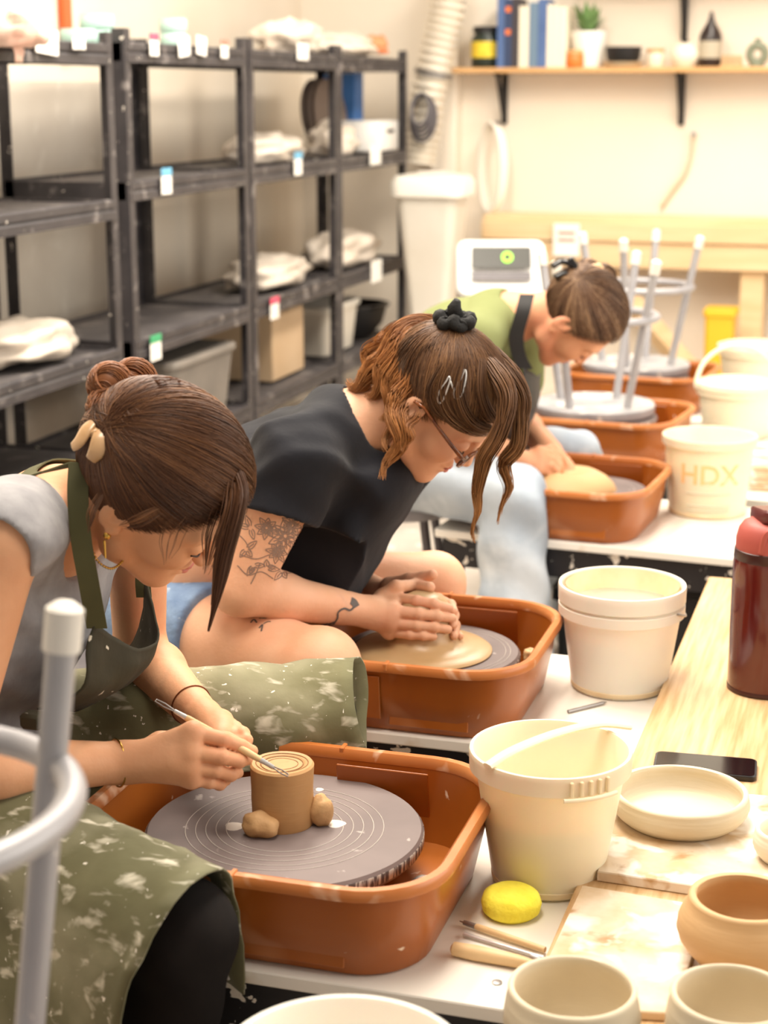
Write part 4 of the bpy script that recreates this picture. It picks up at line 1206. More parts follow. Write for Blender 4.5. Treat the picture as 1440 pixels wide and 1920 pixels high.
mesh('lid_hinge', tube([(-0.046, -0.024, H + 0.062), (-0.046, 0.024, H + 0.062)], 0.007, 12), 'bottle_band', t)
mesh('carry_arch', tube(catmull([(0.046, -0.030, H + 0.020), (0.050, -0.022, H + 0.056), (0.050, 0.022, H + 0.056), (0.046, 0.030, H + 0.020)], 6), 0.006, 8), 'bottle_coral', t)

# sponge and small tools on the white table
c = at_z(958, 1712, TZ)
t = empty('sponge', (c[0], c[1], TZ), label='round bright yellow sponge on the nearest white table', cat='sponge')
mesh('sponge_body', lathe([(0, 0.0), (0.030, 0.0), (0.036, 0.006), (0.038, 0.016), (0.035, 0.026), (0.027, 0.031), (0, 0.033)], 48, 0.012), 'sponge_yellow', t, smooth=180)
def seg3(a, b, s): return np.array(a) + (np.array(b) - np.array(a)) * s
# needle tool
a = at_z(862, 1727, TZ + 0.006); b = at_z(1022, 1781, TZ + 0.006)
t = empty('needle_tool', tuple(a), label='thin wooden-handled needle tool beside the sponge', cat='tool', group='pottery tools on the white table')
mesh('handle', tube([seg3(a, b, 0.18), seg3(a, b, 0.22), seg3(a, b, 0.6), b], [0.003, 0.0042, 0.0042, 0.0038], 10), 'wood_tool', t, world=True)
mesh('ferrule', tube([seg3(a, b, 0.05), seg3(a, b, 0.19)], [0.003, 0.0036], 10), 'metal_dull', t, world=True)
mesh('needle', tube([a, seg3(a, b, 0.06)], [0.0006, 0.0012], 6), 'metal_dull', t, world=True)
a = at_z(870, 1751, TZ + 0.004); b = at_z(1020, 1796, TZ + 0.004)
t = empty('metal_tool', tuple(a), label='slim metal modelling tool lying between needle tool and wooden rib', cat='tool', group='pottery tools on the white table')
mesh('shank', tube([a, seg3(a, b, 0.12), seg3(a, b, 0.85), b], [0.0035, 0.0026, 0.0026, 0.0042], 10, flat=(1.2, 0.8)), 'metal_bright', t, world=True)
mesh('tip', tube([seg3(a, b, 0.84), seg3(a, b, 0.92), b], [0.003, 0.0050, 0.0034], 10, flat=(1.3, 0.5)), 'metal_bright', t, world=True)
a = at_z(846, 1778, TZ + 0.009); b = at_z(1000, 1808, TZ + 0.009)
t = empty('wooden_rib', tuple(a), label='thick blunt wooden tool handle nearest the table edge', cat='tool', group='pottery tools on the white table')
mesh('handle', tube([a, seg3(a, b, 0.03), seg3(a, b, 0.3), seg3(a, b, 0.8), b], [0.004, 0.0085, 0.0095, 0.008, 0.005], 14), 'wood_tool', t, world=True)
mesh('tip', tube([seg3(a, b, 0.98), seg3(a, b, 1.18), seg3(a, b, 1.3)], [0.005, 0.003, 0.001], 10, flat=(1.2, 0.6)), 'metal_dull', t, world=True)
# pencil-like stick on the second table
a = at_z(1065, 1334, TZ + 0.004); b = at_z(1130, 1318, TZ + 0.004)
t = empty('wooden_stick', tuple(a), label='thin grey stick lying on the middle white table', cat='tool')
mesh('shaft', tube([a, b], [0.003, 0.003], 8), 'metal_dull', t, world=True)
mesh('point', tube([b, seg3(a, b, 1.12)], [0.003, 0.0005], 8), 'metal_dull', t, world=True)
# screw in the table front, dark tubs and clutter below the third table
p = at_z(932, 1843, TZ)
o = mesh('table_screw', lathe([(0, 0.0), (0.006, 0.0), (0.006, 0.001), (0.003, 0.002), (0, 0.0015)], 16), 'metal_dull', loc=(p[0], p[1], TZ + 0.0005))
tag(o, 'small round screw head in the nearest white tabletop', 'screw')
# ------------------------------------------------------------------ people: shared builders
def skin_mat(name, c1, c2, c3):
    m = mat(name, c1, 0.55, c2, 14, detail=3, sss=0.12, bump=0.06, bscale=140, spec=0.35, splat=[(c3, 7, 0.56, 0.22)])
    return m
skin_mat('skin_a', (224, 170, 132), (216, 158, 118), (220, 150, 116))
skin_mat('skin_b', (228, 178, 146), (220, 166, 132), (222, 156, 126))
skin_mat('skin_c', (220, 164, 128), (212, 152, 116), (216, 146, 116))
mat('lip', (196, 112, 98), 0.4)
mat('lash', (52, 34, 26), 0.6)
mat('gold', (214, 170, 84), 0.25, metal=1.0)
mat('pearl', (240, 232, 220), 0.2)
mat('tattoo_ink', (92, 82, 78), 0.6)
mat('tattoo_soft', (138, 112, 98), 0.6)

def hair_mat(name, dark, mid, light, tip):
    m = bpy.data.materials.new(name); m.use_nodes = True
    N, L = m.node_tree.nodes, m.node_tree.links
    b = N['Principled BSDF']
    b.inputs['Roughness'].default_value = 0.45
    b.inputs['Specular IOR Level'].default_value = 0.35
    at = N.new('ShaderNodeAttribute'); at.attribute_name = 'shade'
    al = N.new('ShaderNodeAttribute'); al.attribute_name = 'along'
    rp = N.new('ShaderNodeValToRGB')
    rp.color_ramp.elements[0].color = lin(dark); rp.color_ramp.elements[1].color = lin(light)
    e = rp.color_ramp.elements.new(0.55); e.color = lin(mid)
    L.new(at.outputs['Fac'], rp.inputs['Fac'])
    mx = N.new('ShaderNodeMix'); mx.data_type = 'RGBA'
    L.new(al.outputs['Fac'], mx.inputs['Factor']); L.new(rp.outputs['Color'], mx.inputs['A'])
    mx.inputs['B'].default_value = lin(tip)
    L.new(mx.outputs['Result'], b.inputs['Base Color'])
    MATS[name] = m
    return m
hair_mat('hair_a', (58, 36, 24), (94, 60, 38), (146, 100, 62), (84, 48, 34))
hair_mat('hair_a_bun', (84, 48, 26), (132, 80, 44), (184, 120, 68), (120, 70, 40))
hair_mat('hair_b', (58, 40, 28), (102, 70, 46), (158, 116, 76), (176, 120, 66))
hair_mat('hair_b_tail', (92, 56, 30), (148, 94, 50), (196, 136, 80), (190, 130, 74))
hair_mat('hair_c', (58, 40, 30), (104, 76, 56), (186, 152, 118), (110, 80, 58))

class Head:
    """head pose: origin between the ears, F face direction, L left, U up"""
    def __init__(s, o, F, L, U, sc=1.0):
        s.o = np.array(o, float); F = np.array(F, float); F /= np.linalg.norm(F)
        U = np.array(U, float); U -= F * (U @ F); U /= np.linalg.norm(U)
        s.M = np.stack([F, np.cross(U, F), U], 1); s.sc = sc
        s.hc = np.array([-0.008, 0, 0.040]); s.hr = np.array([0.104, 0.081, 0.094])
    def w(s, p): return s.o + s.M @ (np.array(p, float) * s.sc)
    def l(s, p): return (s.M.T @ (np.array(p, float) - s.o)) / s.sc
    def d(s, v): return s.M @ np.array(v, float)
    def surf(s, dr, m=1.0):
        """point on the hair ellipsoid in local direction dr"""
        dr = np.array(dr, float); t = 1 / math.sqrt(((dr / s.hr) ** 2).sum())
        return s.hc + dr * t * m
    def hit(s, u, v, m=1.0):
        """where the line of sight of a pixel meets the hair ellipsoid (local point)"""
        o = s.l(EYE) - s.hc; r = s.M.T @ ray(u, v); r /= np.linalg.norm(r)
        q = s.hr * m; o2, r2 = o / q, r / q
        A, B, Cc = r2 @ r2, o2 @ r2, o2 @ o2 - 1
        D = B * B - A * Cc
        t = (-B - math.sqrt(D)) / A if D > 0 else -B / A
        return o + r * t + s.hc

def add_head(f, h):
    """skull, face, jaw, nose, lips, lids and ears of a head into a field"""
    S = h.sc; M = h.M
    def E(c, r, k=0.012, op='u', Rm=None): f.ell(h.w(c), np.array(r) * S, M if Rm is None else M @ Rm, k * S, op)
    def C(a, b, r1, r2, k=0.012, op='u'): f.rc(h.w(a), h.w(b), r1 * S, r2 * S, k * S, op)
    E((-0.010, 0, 0.042), (0.096, 0.073, 0.084), 0.02)
    E((0.036, 0, -0.004), (0.056, 0.060, 0.080), 0.03)
    for y in (-1, 1):
        C((-0.006, y * 0.054, -0.030), (0.012, y * 0.046, -0.068), 0.018, 0.016, 0.022)
        C((0.012, y * 0.046, -0.068), (0.068, y * 0.014, -0.098), 0.016, 0.014, 0.022)
        E((0.058, y * 0.037, -0.026), (0.030, 0.022, 0.026), 0.022)       # cheek
        C((0.072, y * 0.046, 0.026), (0.086, y * 0.014, 0.024), 0.010, 0.010, 0.018)   # brow
    E((0.060, 0, -0.070), (0.034, 0.036, 0.034), 0.02)
    E((0.078, 0, -0.098), (0.016, 0.018, 0.014), 0.016)                   # chin
    for y in (-1, 1): E((0.100, y * 0.031, 0.004), (0.020, 0.018, 0.012), 0.014, 's')
    for y in (-1, 1): E((0.079, y * 0.031, 0.003), (0.014, 0.017, 0.013), 0.004)        # closed lids
    C((0.088, 0, 0.014), (0.108, 0, -0.026), 0.0075, 0.0095, 0.012)       # nose
    for y in (-1, 1): E((0.100, y * 0.011, -0.030), (0.010, 0.007, 0.007), 0.006)
    for y in (-1, 1): E((0.106, y * 0.006, -0.037), (0.004, 0.003, 0.004), 0.003, 's')
    E((0.089, 0, -0.052), (0.010, 0.022, 0.0055), 0.006)                  # lips
    E((0.088, 0, -0.064), (0.011, 0.019, 0.0065), 0.006)
    E((0.102, 0, -0.058), (0.012, 0.026, 0.0016), 0.003, 's')
    for y in (-1, 1):                                                     # ears
        tilt = Matrix.Rotation(R(14), 3, 'Y')
        T = np.array(tilt)
        E((-0.014, y * 0.077, 0.000), (0.018, 0.0085, 0.032), 0.006, 'u', T)
        E((-0.010, y * 0.085, 0.006), (0.009, 0.006, 0.017), 0.004, 's', T)
        C((-0.004, y * 0.076, -0.024), (-0.008, y * 0.078, -0.030), 0.007, 0.006, 0.005)
        C((0.001, y * 0.078, -0.006), (0.000, y * 0.079, 0.004), 0.004, 0.004, 0.004)

def tubes_np(S, r0, seg=3, taper=0.3):
    """many strands at once: S (n, k, 3) points, r0 (n,) radii -> verts, quads, along"""
    S = np.asarray(S, float); n, k, _ = S.shape
    T = np.gradient(S, axis=1); T /= np.linalg.norm(T, axis=2, keepdims=True) + 1e-12
    ref = np.tile(np.array([0.31, 0.52, 0.8]), (n, k, 1))
    u = np.cross(ref, T); u /= np.linalg.norm(u, axis=2, keepdims=True) + 1e-12
    w = np.cross(T, u)
    t = np.linspace(0, 1, k)
    prof = np.minimum(1, np.minimum(0.15 + t * 5, taper + (1 - taper) * np.minimum(1, (1 - t) * 3.0)))
    rad = np.asarray(r0)[:, None] * prof[None]
    V = np.stack([S + (math.cos(2 * math.pi * j / seg) * u + math.sin(2 * math.pi * j / seg) * w) * rad[..., None] for j in range(seg)], 2)
    idx = np.arange(n * k * seg).reshape(n, k, seg)
    F = []
    for j in range(seg):
        j2 = (j + 1) % seg
        F.append(np.stack([idx[:, :-1, j], idx[:, :-1, j2], idx[:, 1:, j2], idx[:, 1:, j]], -1).reshape(-1, 4))
    al = np.broadcast_to(t[None, :, None], (n, k, seg)).reshape(-1)
    return V.reshape(-1, 3), np.concatenate(F), al

def strand_obj(name, S, r0, m, parent, seed=0, tip=0.0, seg=3, taper=0.3, shade=None, tip_from=0.4):
    rg = np.random.RandomState(seed)
    n, k, _ = np.asarray(S).shape
    V, F, al = tubes_np(S, r0, seg, taper)
    o = mesh(name, (V, F), m, parent, smooth=180, world=True)
    if shade is None:
        S_ = np.asarray(S)
        cl = np.array([mnoise.noise(Vector(S_[i, k // 3] * 55)) + 0.6 * mnoise.noise(Vector(S_[i, k // 2] * 140)) for i in range(n)])
        sh = np.clip(0.22 + 0.42 * rg.beta(1.6, 2.2, n) + 0.42 * cl + 0.08, 0, 1)
    else: sh = shade
    a = o.data.attributes.new('shade', 'FLOAT', 'POINT')
    a.data.foreach_set('value', np.repeat(sh, k * seg).astype(np.float32))
    a = o.data.attributes.new('along', 'FLOAT', 'POINT')
    a.data.foreach_set('value', (np.clip((al - tip_from) / (1 - tip_from), 0, 1) * tip).astype(np.float32))
    return o

def set_attr(o, shade, along=0.0):
    n = len(o.data.vertices)
    for nm, v in (('shade', shade), ('along', along)):
        a = o.data.attributes.new(nm, 'FLOAT', 'POINT')
        a.data.foreach_set('value', np.full(n, v, np.float32) if np.isscalar(v) else np.asarray(v, np.float32))

HL_N = np.array([0.73, 0, -0.68]); HL_D = 0.011
def scalp(h, gather, n, seed, k=14, part_y=0.0, lift=0.03, hl=HL_D, keep=None, spread=0.03, m0=1.0, sag=0.0, jit=0.010):
    """strands lying on the head from the hairline / crown to a gather direction (local)"""
    rg = np.random.RandomState(seed)
    g = np.array(gather, float); g /= np.linalg.norm(g)
    out, cnt = [], 0
    while len(out) < n and cnt < n * 40:
        cnt += 1
        d = rg.normal(size=3); d /= np.linalg.norm(d)
        p = h.surf(d, 1.0)
        hj = hl - abs(rg.normal()) * jit + jit * 0.5
        if p @ HL_N > hj: continue
        if rg.rand() < 0.55:                       # push many roots right onto the hairline
            ax = d - HL_N * (d @ HL_N); ax /= np.linalg.norm(ax) + 1e-9
            lo, hi = 0.0, 1.5
            for _ in range(14):
                mid = (lo + hi) / 2
                q = h.surf((d * math.cos(mid) + HL_N * math.sin(mid)), 1.0)
                if q @ HL_N > hj: hi = mid
                else: lo = mid
            d = d * math.cos(lo) + HL_N * math.sin(lo); d /= np.linalg.norm(d)
        if keep is not None and not keep(h.surf(d, 1.0)): continue
        gg = g + rg.normal(size=3) * spread; gg /= np.linalg.norm(gg)
        w = math.acos(np.clip(d @ gg, -1, 1))
        if w < 0.15: continue
        m = m0 + rg.rand() * lift
        bend = rg.normal() * 0.03
        side = np.cross(d, gg); side /= np.linalg.norm(side) + 1e-9
        P = []
        for i in range(k):
            t = i / (k - 1)
            q = (math.sin((1 - t) * w) * d + math.sin(t * w) * gg) / math.sin(w)
            q = q + side * bend * math.sin(math.pi * t) + np.array([0, 0, -sag * math.sin(math.pi * t) * (1 if abs(d[1]) > 0.25 else 0)])
            q /= np.linalg.norm(q)
            P.append(h.w(h.surf(q, m + 0.012 * math.sin(math.pi * t))))
        out.append(P)
    return np.array(out)

def lock(path, n, r, seed, wave=0.0, freq=3.0, fray=1.6, k=26, thick=None, curl=0.0):
    """a lock of hair: n strands following a path (world points), spread r at the root, wavy"""
    rg = np.random.RandomState(seed)
    C = np.array(catmull(path, 10)); 
    L = np.concatenate([[0], np.cumsum(np.linalg.norm(np.diff(C, axis=0), axis=1))]); L /= L[-1]
    t = np.linspace(0, 1, k)
    B = np.stack([np.interp(t, L, C[:, i]) for i in range(3)], 1)
    T = np.gradient(B, axis=0); T /= np.linalg.norm(T, axis=1, keepdims=True)
    u = np.cross(T, np.array([0.2, 0.9, 0.1])); u /= np.linalg.norm(u, axis=1, keepdims=True) + 1e-9
    w = np.cross(T, u)
    prof = r * (1 + (fray - 1) * np.sin(np.pi * np.minimum(1, t * 1.1)) ) * np.minimum(1, 0.25 + (1 - t) * 2.2)
    S = []
    for i in range(n):
        a = rg.rand() * 2 * math.pi; q = math.sqrt(rg.rand())
        ph = rg.normal() * 0.35; a2 = a + curl * t
        off = (np.cos(a2)[:, None] * u + np.sin(a2)[:, None] * w) * (q * prof)[:, None]
        wv = wave * np.sin(2 * math.pi * freq * t + ph)[:, None] * (0.3 + t)[:, None] * u + wave * 0.8 * np.cos(2 * math.pi * freq * t + ph)[:, None] * (0.3 + t)[:, None] * w
        cut = 1 - 0.18 * rg.rand()
        P = B + off + wv
        tt = t * cut
        S.append(np.stack([np.interp(tt, t, P[:, j]) for j in range(3)], 1))
    return np.array(S)

def hair_cap(h, m, parent, hl=HL_D - 0.006, scale=0.985, res=0.004):
    f = Field()
    f.ell(h.w(h.hc), h.hr * scale * h.sc, h.M, 0)
    f.plane(h.w(HL_N * hl), h.d(HL_N), 0.004)
    lo = h.o - 0.16; hi = h.o + 0.16
    o = mesh('hair_cap', f.mesh(lo, hi, res), m, parent, smooth=180, world=True)
    set_attr(o, 0.18)
    return o

def ray_axis(u, v, c, Rad):
    """first point on the pixel's line of sight at horizontal distance Rad from a vertical axis at c (closest point if it misses)"""
    r = ray(u, v); a = r[0] ** 2 + r[1] ** 2; ox, oy = EYE[0] - c[0], EYE[1] - c[1]
    b = ox * r[0] + oy * r[1]; cc = ox * ox + oy * oy - Rad * Rad
    D = b * b - a * cc
    if D > 0: t = (-b - math.sqrt(D)) / a
    else: t = -b / a
    return EYE + r * t

def add_hand(f, wrist, mcp, fingers, thumb, rw=0.026, rf=None, palm_k=0.014):
    """palm fan from the wrist to the four knuckles, four jointed fingers and a thumb"""
    rf = rf or [0.0088, 0.0090, 0.0086, 0.0076]
    wrist = np.array(wrist)
    c = np.mean(mcp, 0)
    for m_, r in zip(mcp, (0.0135, 0.0135, 0.0130, 0.0115)):
        b = wrist + (np.array(m_) - wrist) * 0.12
        f.rc(b, m_, rw * 0.62, r, palm_k)
    for i in range(3): f.rc(mcp[i], mcp[i + 1], 0.0115, 0.0110, 0.010)
    for m_, fg, r in zip(mcp, fingers, rf):
        pts = [m_] + list(fg)
        rad = [r * 1.22] + [r * (1.06 - 0.10 * i) for i in range(len(fg))]
        f.chain([np.array(p) for p in pts], rad, 0.0022)
        for j, p in enumerate(fg[:-1]): f.ell(p, (r * 1.10,) * 3, None, 0.003)
    f.chain([wrist + (np.array(thumb[0]) - wrist) * 0.15] + [np.array(p) for p in thumb], [0.015, 0.0145] + [0.0108 - 0.0008 * i for i in range(len(thumb) - 1)], 0.006)

def person(loc, label):
    return empty('person', loc, label=label, cat='person')

def on_mesh(obj_verts_faces):
    from mathutils.bvhtree import BVHTree
    v, f = obj_verts_faces
    return BVHTree.FromPolygons([tuple(p) for p in v], [tuple(int(i) for i in q) for q in f])

def project_curve(bvh, pix, off=0.0006):
    """throw a drawn curve (pixels) onto a surface: points where the lines of sight land"""
    out = []
    for u, v in pix:
        r = Vector(ray(u, v)).normalized()
        loc, nor, i, d = bvh.ray_cast(Vector(EYE), r)
        if loc is None: 
            out.append(None); continue
        out.append((loc + nor * off, nor))
    return out

def ink(bvh, pix, w, name, m, parent, n=6):
    """flat inked line on skin, w wide, following a drawn curve"""
    P = catmull([np.array(p, float) for p in pix], n)
    H = [q for q in project_curve(bvh, P) if q]
    if len(H) < 2: return None
    V, F = [], []
    for i, (p, nrm) in enumerate(H):
        t = (H[min(i + 1, len(H) - 1)][0] - H[max(i - 1, 0)][0]).normalized()
        s = nrm.cross(t).normalized() * w / 2
        V += [tuple(p + s), tuple(p - s)]
    for i in range(len(H) - 1): F.append((2 * i, 2 * i + 1, 2 * i + 3, 2 * i + 2))
    return V, F
# ------------------------------------------------------------------ potter in the grey sleeveless top and olive apron
p1 = person((-1.2, 1.9, 0), 'potter in grey sleeveless top and olive apron trimming a clay cylinder')
h1 = Head((-0.861, 1.867, 0.958), (0.706, 0.198, -0.68), None, (0.707, -0.237, 0.666))
h1.hr = np.array([0.111, 0.086, 0.100]); h1.hc = np.array([-0.010, 0, 0.042])
J = at_d
f = Field()
# trunk
pel = np.array([-1.22, 1.90, 0.56]); che = np.array([-1.085, 1.90, 0.80]); upc = np.array([-1.035, 1.90, 0.875])
Yax = (0, 1, 0)
f.rc(pel, che, 0.098, 0.094, 0.03, squash=(Yax, 1.5))
f.rc(che, upc, 0.094, 0.062, 0.03, squash=(Yax, 1.7))
Rs = at_y(5, 1005, 1.725); Re = at_y(-105, 1445, 1.655); Rw = at_y(226, 1430, 1.815)
Ls = np.array([-0.985, 2.075, 0.885]); Le = at_y(262, 1222, 2.13); Lw = at_y(378, 1342, 1.985)
nb = np.array([-1.02, 1.895, 0.905]); nt = h1.w((-0.028, 0, -0.045))
f.rc(nb, Rs, 0.050, 0.048, 0.04); f.rc(nb, Ls, 0.050, 0.048, 0.04)
f.rc(nb, nt, 0.054, 0.050, 0.03)
# arms
f.rc(Rs, Re, 0.047, 0.038, 0.02); f.chain([Re, Re + (Rw - Re) * 0.3, Rw], [0.036, 0.038, 0.0255], 0.015)
f.rc(Ls, Le, 0.044, 0.037, 0.02); f.chain([Le, Le + (Lw - Le) * 0.3, Lw], [0.036, 0.038, 0.0245], 0.015)
# right hand, holding the trimming tool
mcp = [J(362, 1373, 2.108), J(356, 1409, 2.106), J(355, 1438, 2.110), J(360, 1460, 2.118)]
fing = [[J(418, 1386, 2.118), J(452, 1400, 2.140), J(473, 1408, 2.148)],
        [J(416, 1419, 2.112), J(448, 1426, 2.134), J(463, 1424, 2.146)],
        [J(404, 1444, 2.118), J(432, 1452, 2.138), J(446, 1449, 2.150)],
        [J(392, 1466, 2.126), J(412, 1470, 2.142), J(424, 1464, 2.152)]]
thumb = [J(300, 1394, 2.150), J(372, 1378, 2.165), J(425, 1388, 2.166), J(458, 1402, 2.160)]
f2_start = len(f.p)
add_hand(f, Rw, mcp, fing, thumb)
f.rc(Rw, (Rw + mcp[1] + mcp[2]) / 3 + (mcp[1] - Rw) * 0.1, 0.024, 0.020, 0.012)
# left hand steadying behind
mcpL = [J(416, 1352, 2.245), J(420, 1366, 2.225), J(418, 1380, 2.21), J(412, 1392, 2.20)]
fingL = [[J(440, 1366, 2.225), J(455, 1376, 2.21), J(462, 1386, 2.20)],
         [J(440, 1380, 2.21), J(455, 1394, 2.20), J(463, 1404, 2.195)],
         [J(438, 1394, 2.20), J(452, 1408, 2.19), J(462, 1418, 2.185)],
         [J(432, 1404, 2.19), J(444, 1416, 2.18), J(452, 1426, 2.18)]]
thumbL = [J(404, 1352, 2.262), J(430, 1362, 2.262), J(450, 1376, 2.25), J(462, 1388, 2.24)]
add_hand(f, Lw, mcpL, fingL, thumbL)
add_head(f, h1)
# legs (clothed)
Rh = np.array([-1.18, 1.80, 0.525]); Rk = at_y(335, 1752, 1.605); Lh = np.array([-1.18, 2.0, 0.535]); Lk = at_y(590, 1338, 2.185)
Ra = np.array([-0.80, 1.61, 0.08]); La = np.array([-0.74, 2.2, 0.08])
lo, hi = np.array([-1.42, 1.5, 0.40]), np.array([-0.56, 2.32, 1.16])
hb = (h1.o - np.array([0.16, 0.15, 0.16]), h1.o + np.array([0.17, 0.15, 0.17]))
hand_lo = np.array([-0.93, 1.74, 0.54]); hand_hi = np.array([-0.68, 2.10, 0.70])
body = njoin(f.mesh(lo, hi, 0.005, cut=[(hb[0] + 0.006, hb[1] - 0.006), (hand_lo + 0.006, hand_hi - 0.006)]),
             f.mesh(hb[0], hb[1], 0.0026, cut=[]), f.mesh(hand_lo, hand_hi, 0.0021))
mesh('body', body, 'skin_a', p1, smooth=180, world=True)

# black trousers and shoes
g = Field()
g.rc(pel + np.array([0, 0, -0.02]), (Rh + Lh) / 2, 0.115, 0.10, 0.03, squash=(Yax, 1.35))
g.rc(Rh, Rk, 0.078, 0.058, 0.04); g.rc(Lh, Lk, 0.078, 0.054, 0.04)
g.rc(Rk, Ra, 0.060, 0.062, 0.03); g.rc(Lk, La, 0.054, 0.056, 0.03)
mat('trouser_black', (17, 13, 12), 0.9, (23, 18, 16), 20, spec=0.2)
wr = lambda x, y, z: 0.003 * np.sin(60 * x + 40 * z) * np.sin(35 * y + 20 * z)
mesh('trousers', g.mesh((-1.4, 1.45, 0.06), (-0.6, 2.35, 0.72), 0.007, wr), 'trouser_black', p1, smooth=180, world=True)
for nm, a in (('r', Ra), ('l', La)):
    sf = Field(); sf.rc(a + np.array([-0.04, 0, -0.035]), a + np.array([0.13, 0, -0.05]), 0.038, 0.028, 0.02, squash=(Yax, 1.2)); sf.plane((0, 0, 0.002), (0, 0, -1))
    mesh('shoe', sf.mesh(a + np.array([-0.12, -0.08, -0.1]), a + np.array([0.22, 0.08, 0.06]), 0.006), 'black_matte', p1, smooth=180, world=True)

# grey sleeveless top
mat('top_grey', (156, 154, 156), 0.9, (140, 138, 141), 30, bump=0.25, bscale=26, sheen=0.1)
s = Field()
s.rc(pel + np.array([-0.0, 0, 0.0]), che, 0.116, 0.105, 0.03, squash=(Yax, 1.45))
s.rc(che, upc, 0.106, 0.072, 0.03, squash=(Yax, 1.72))
s.rc(nb + np.array([-0.01, 0, -0.005]), Rs + (nb - Rs) * 0.02, 0.062, 0.060, 0.04); s.rc(nb + np.array([-0.01, 0, -0.005]), Ls + (nb - Ls) * 0.02, 0.062, 0.060, 0.04)
ao = (Rs - nb) / np.linalg.norm(Rs - nb)
# arm holes and neckline
s.rc(Rs + ao * 0.045 + np.array([0.0, 0, -0.012]), Re + (Rs - Re) * 0.25, 0.050, 0.064, 0.006, 's')
ao2 = (Ls - nb) / np.linalg.norm(Ls - nb)
s.rc(Ls + ao2 * 0.045 + np.array([0.0, 0, -0.012]), Le + (Ls - Le) * 0.25, 0.048, 0.060, 0.006, 's')
s.rc(nb + np.array([-0.012, 0.0, 0.03]), nt, 0.066, 0.075, 0.006, 's')
s.ell(nb + np.array([0.055, 0.0, -0.010]), (0.070, 0.080, 0.070), None, 0.01, 's')
wr = lambda x, y, z: 0.007 * (0.5 + 0.5 * np.sin(40 * z + 28 * x + 4 * np.sin(12 * y + 6 * z))) ** 2.5 + 0.002 * np.sin(60 * x - 30 * y + 24 * z)
mesh('sleeveless_top', s.mesh((-1.42, 1.62, 0.44), (-0.88, 2.18, 1.02), 0.0045, wr), 'top_grey', p1, smooth=180, world=True)

# olive apron: skirt over each thigh, bib, neck strap, waist tie
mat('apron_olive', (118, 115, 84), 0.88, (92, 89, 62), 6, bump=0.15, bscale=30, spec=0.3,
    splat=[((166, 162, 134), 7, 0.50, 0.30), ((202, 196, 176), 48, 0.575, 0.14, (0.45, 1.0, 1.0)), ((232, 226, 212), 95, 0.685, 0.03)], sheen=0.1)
mat('apron_shaded', (54, 49, 28), 0.85, (42, 38, 21), 6, bump=0.15, bscale=30, splat=[((214, 206, 188), 48, 0.70, 0.025)])  # same olive cloth darkened: shade on bib and lap painted into the colour
def drape(path, rad, a0, a1, drop0, drop1, n=15, out=0.0, flare=0.02, skew=0.0):
    """cloth over a limb: arch section from angle a0 to a1 (degrees, 0 = away from the camera, 90 = up), then hanging edges"""
    rows = []
    C = catmull(path, 6); m = len(C)
    for i, c in enumerate(C):
        t = i / (m - 1)
        r = np.interp(t, np.linspace(0, 1, len(rad)), rad)
        row = []
        if drop0 is not None:
            d = np.interp(t, np.linspace(0, 1, len(drop0)), drop0)
            a = R(a0); e = np.array([0, math.cos(a) * r, math.sin(a) * r])
            for q in (1.0, 0.5): row.append(c + e + np.array([0, flare * q * 0.5, -d * q]))
        for k in range(n):
            a = R(a0 + (a1 - a0) * k / (n - 1))
            row.append(c + np.array([0.0, math.cos(a) * r, math.sin(a) * r]))
        d = np.interp(t, np.linspace(0, 1, len(drop1)), drop1)
        a = R(a1); e = np.array([0, math.cos(a) * r, math.sin(a) * r])
        for q in (0.34, 0.67, 1.0): row.append(c + e + np.array([0, -flare * q, -d * q]))
        if skew:
            m2 = len(row)
            for k in range(m2):
                q = k / (m2 - 1)
                row[k] = row[k] - np.array([1, 0, 0]) * skew * (t ** 2) * max(0.0, (q - 0.45) / 0.55) ** 1.1
        rows.append(row)
    return rows
tx = lambda p, dx, dy, dz: np.array(p) + np.array([dx, dy, dz])
kdir = (Rk - Rh) / np.linalg.norm(Rk - Rh)
rows = drape([Rh + np.array([-0.03, 0, 0.0]), Rh + kdir * 0.2, Rh + kdir * 0.36, Rk + kdir * 0.05], [0.104, 0.098, 0.090, 0.088], -15, 190, [0.0, 0.02, 0.05, 0.085], [0.20, 0.21, 0.21, 0.20], 13, skew=0.09)
mesh('apron_skirt', sheet([r[::1] for r in rows][::3] + [rows[-1]] if (len(rows) - 1) % 3 else [r for r in rows][::3], 2, 4, 0.0025, 0.0075, 14, 1), 'apron_olive', p1, smooth=180, world=True)
kd2 = (Lk - Lh) / np.linalg.norm(Lk - Lh)
rows = drape([Lh + np.array([-0.03, 0, 0.0]), Lh + kd2 * 0.2, Lh + kd2 * 0.36, Lk + kd2 * 0.055], [0.100, 0.090, 0.080, 0.076], -30, 205, [0.10, 0.08, 0.07, 0.06], [0.01, 0.01, 0.012, 0.015], 13, flare=0.0, skew=-0.07)
mesh('apron_skirt', sheet(rows[::3] + ([rows[-1]] if (len(rows) - 1) % 3 else []), 2, 4, 0.0025, 0.006, 16, 2), 'apron_olive', p1, smooth=180, world=True)
# lap panel joining both, its shade put into the cloth colour
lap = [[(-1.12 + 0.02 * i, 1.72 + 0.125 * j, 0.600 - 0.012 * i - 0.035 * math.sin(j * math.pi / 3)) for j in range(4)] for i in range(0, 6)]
mesh('apron_lap', sheet(lap, 5, 4, 0.0025, 0.006, 15, 3), 'apron_shaded', p1, smooth=180, world=True)
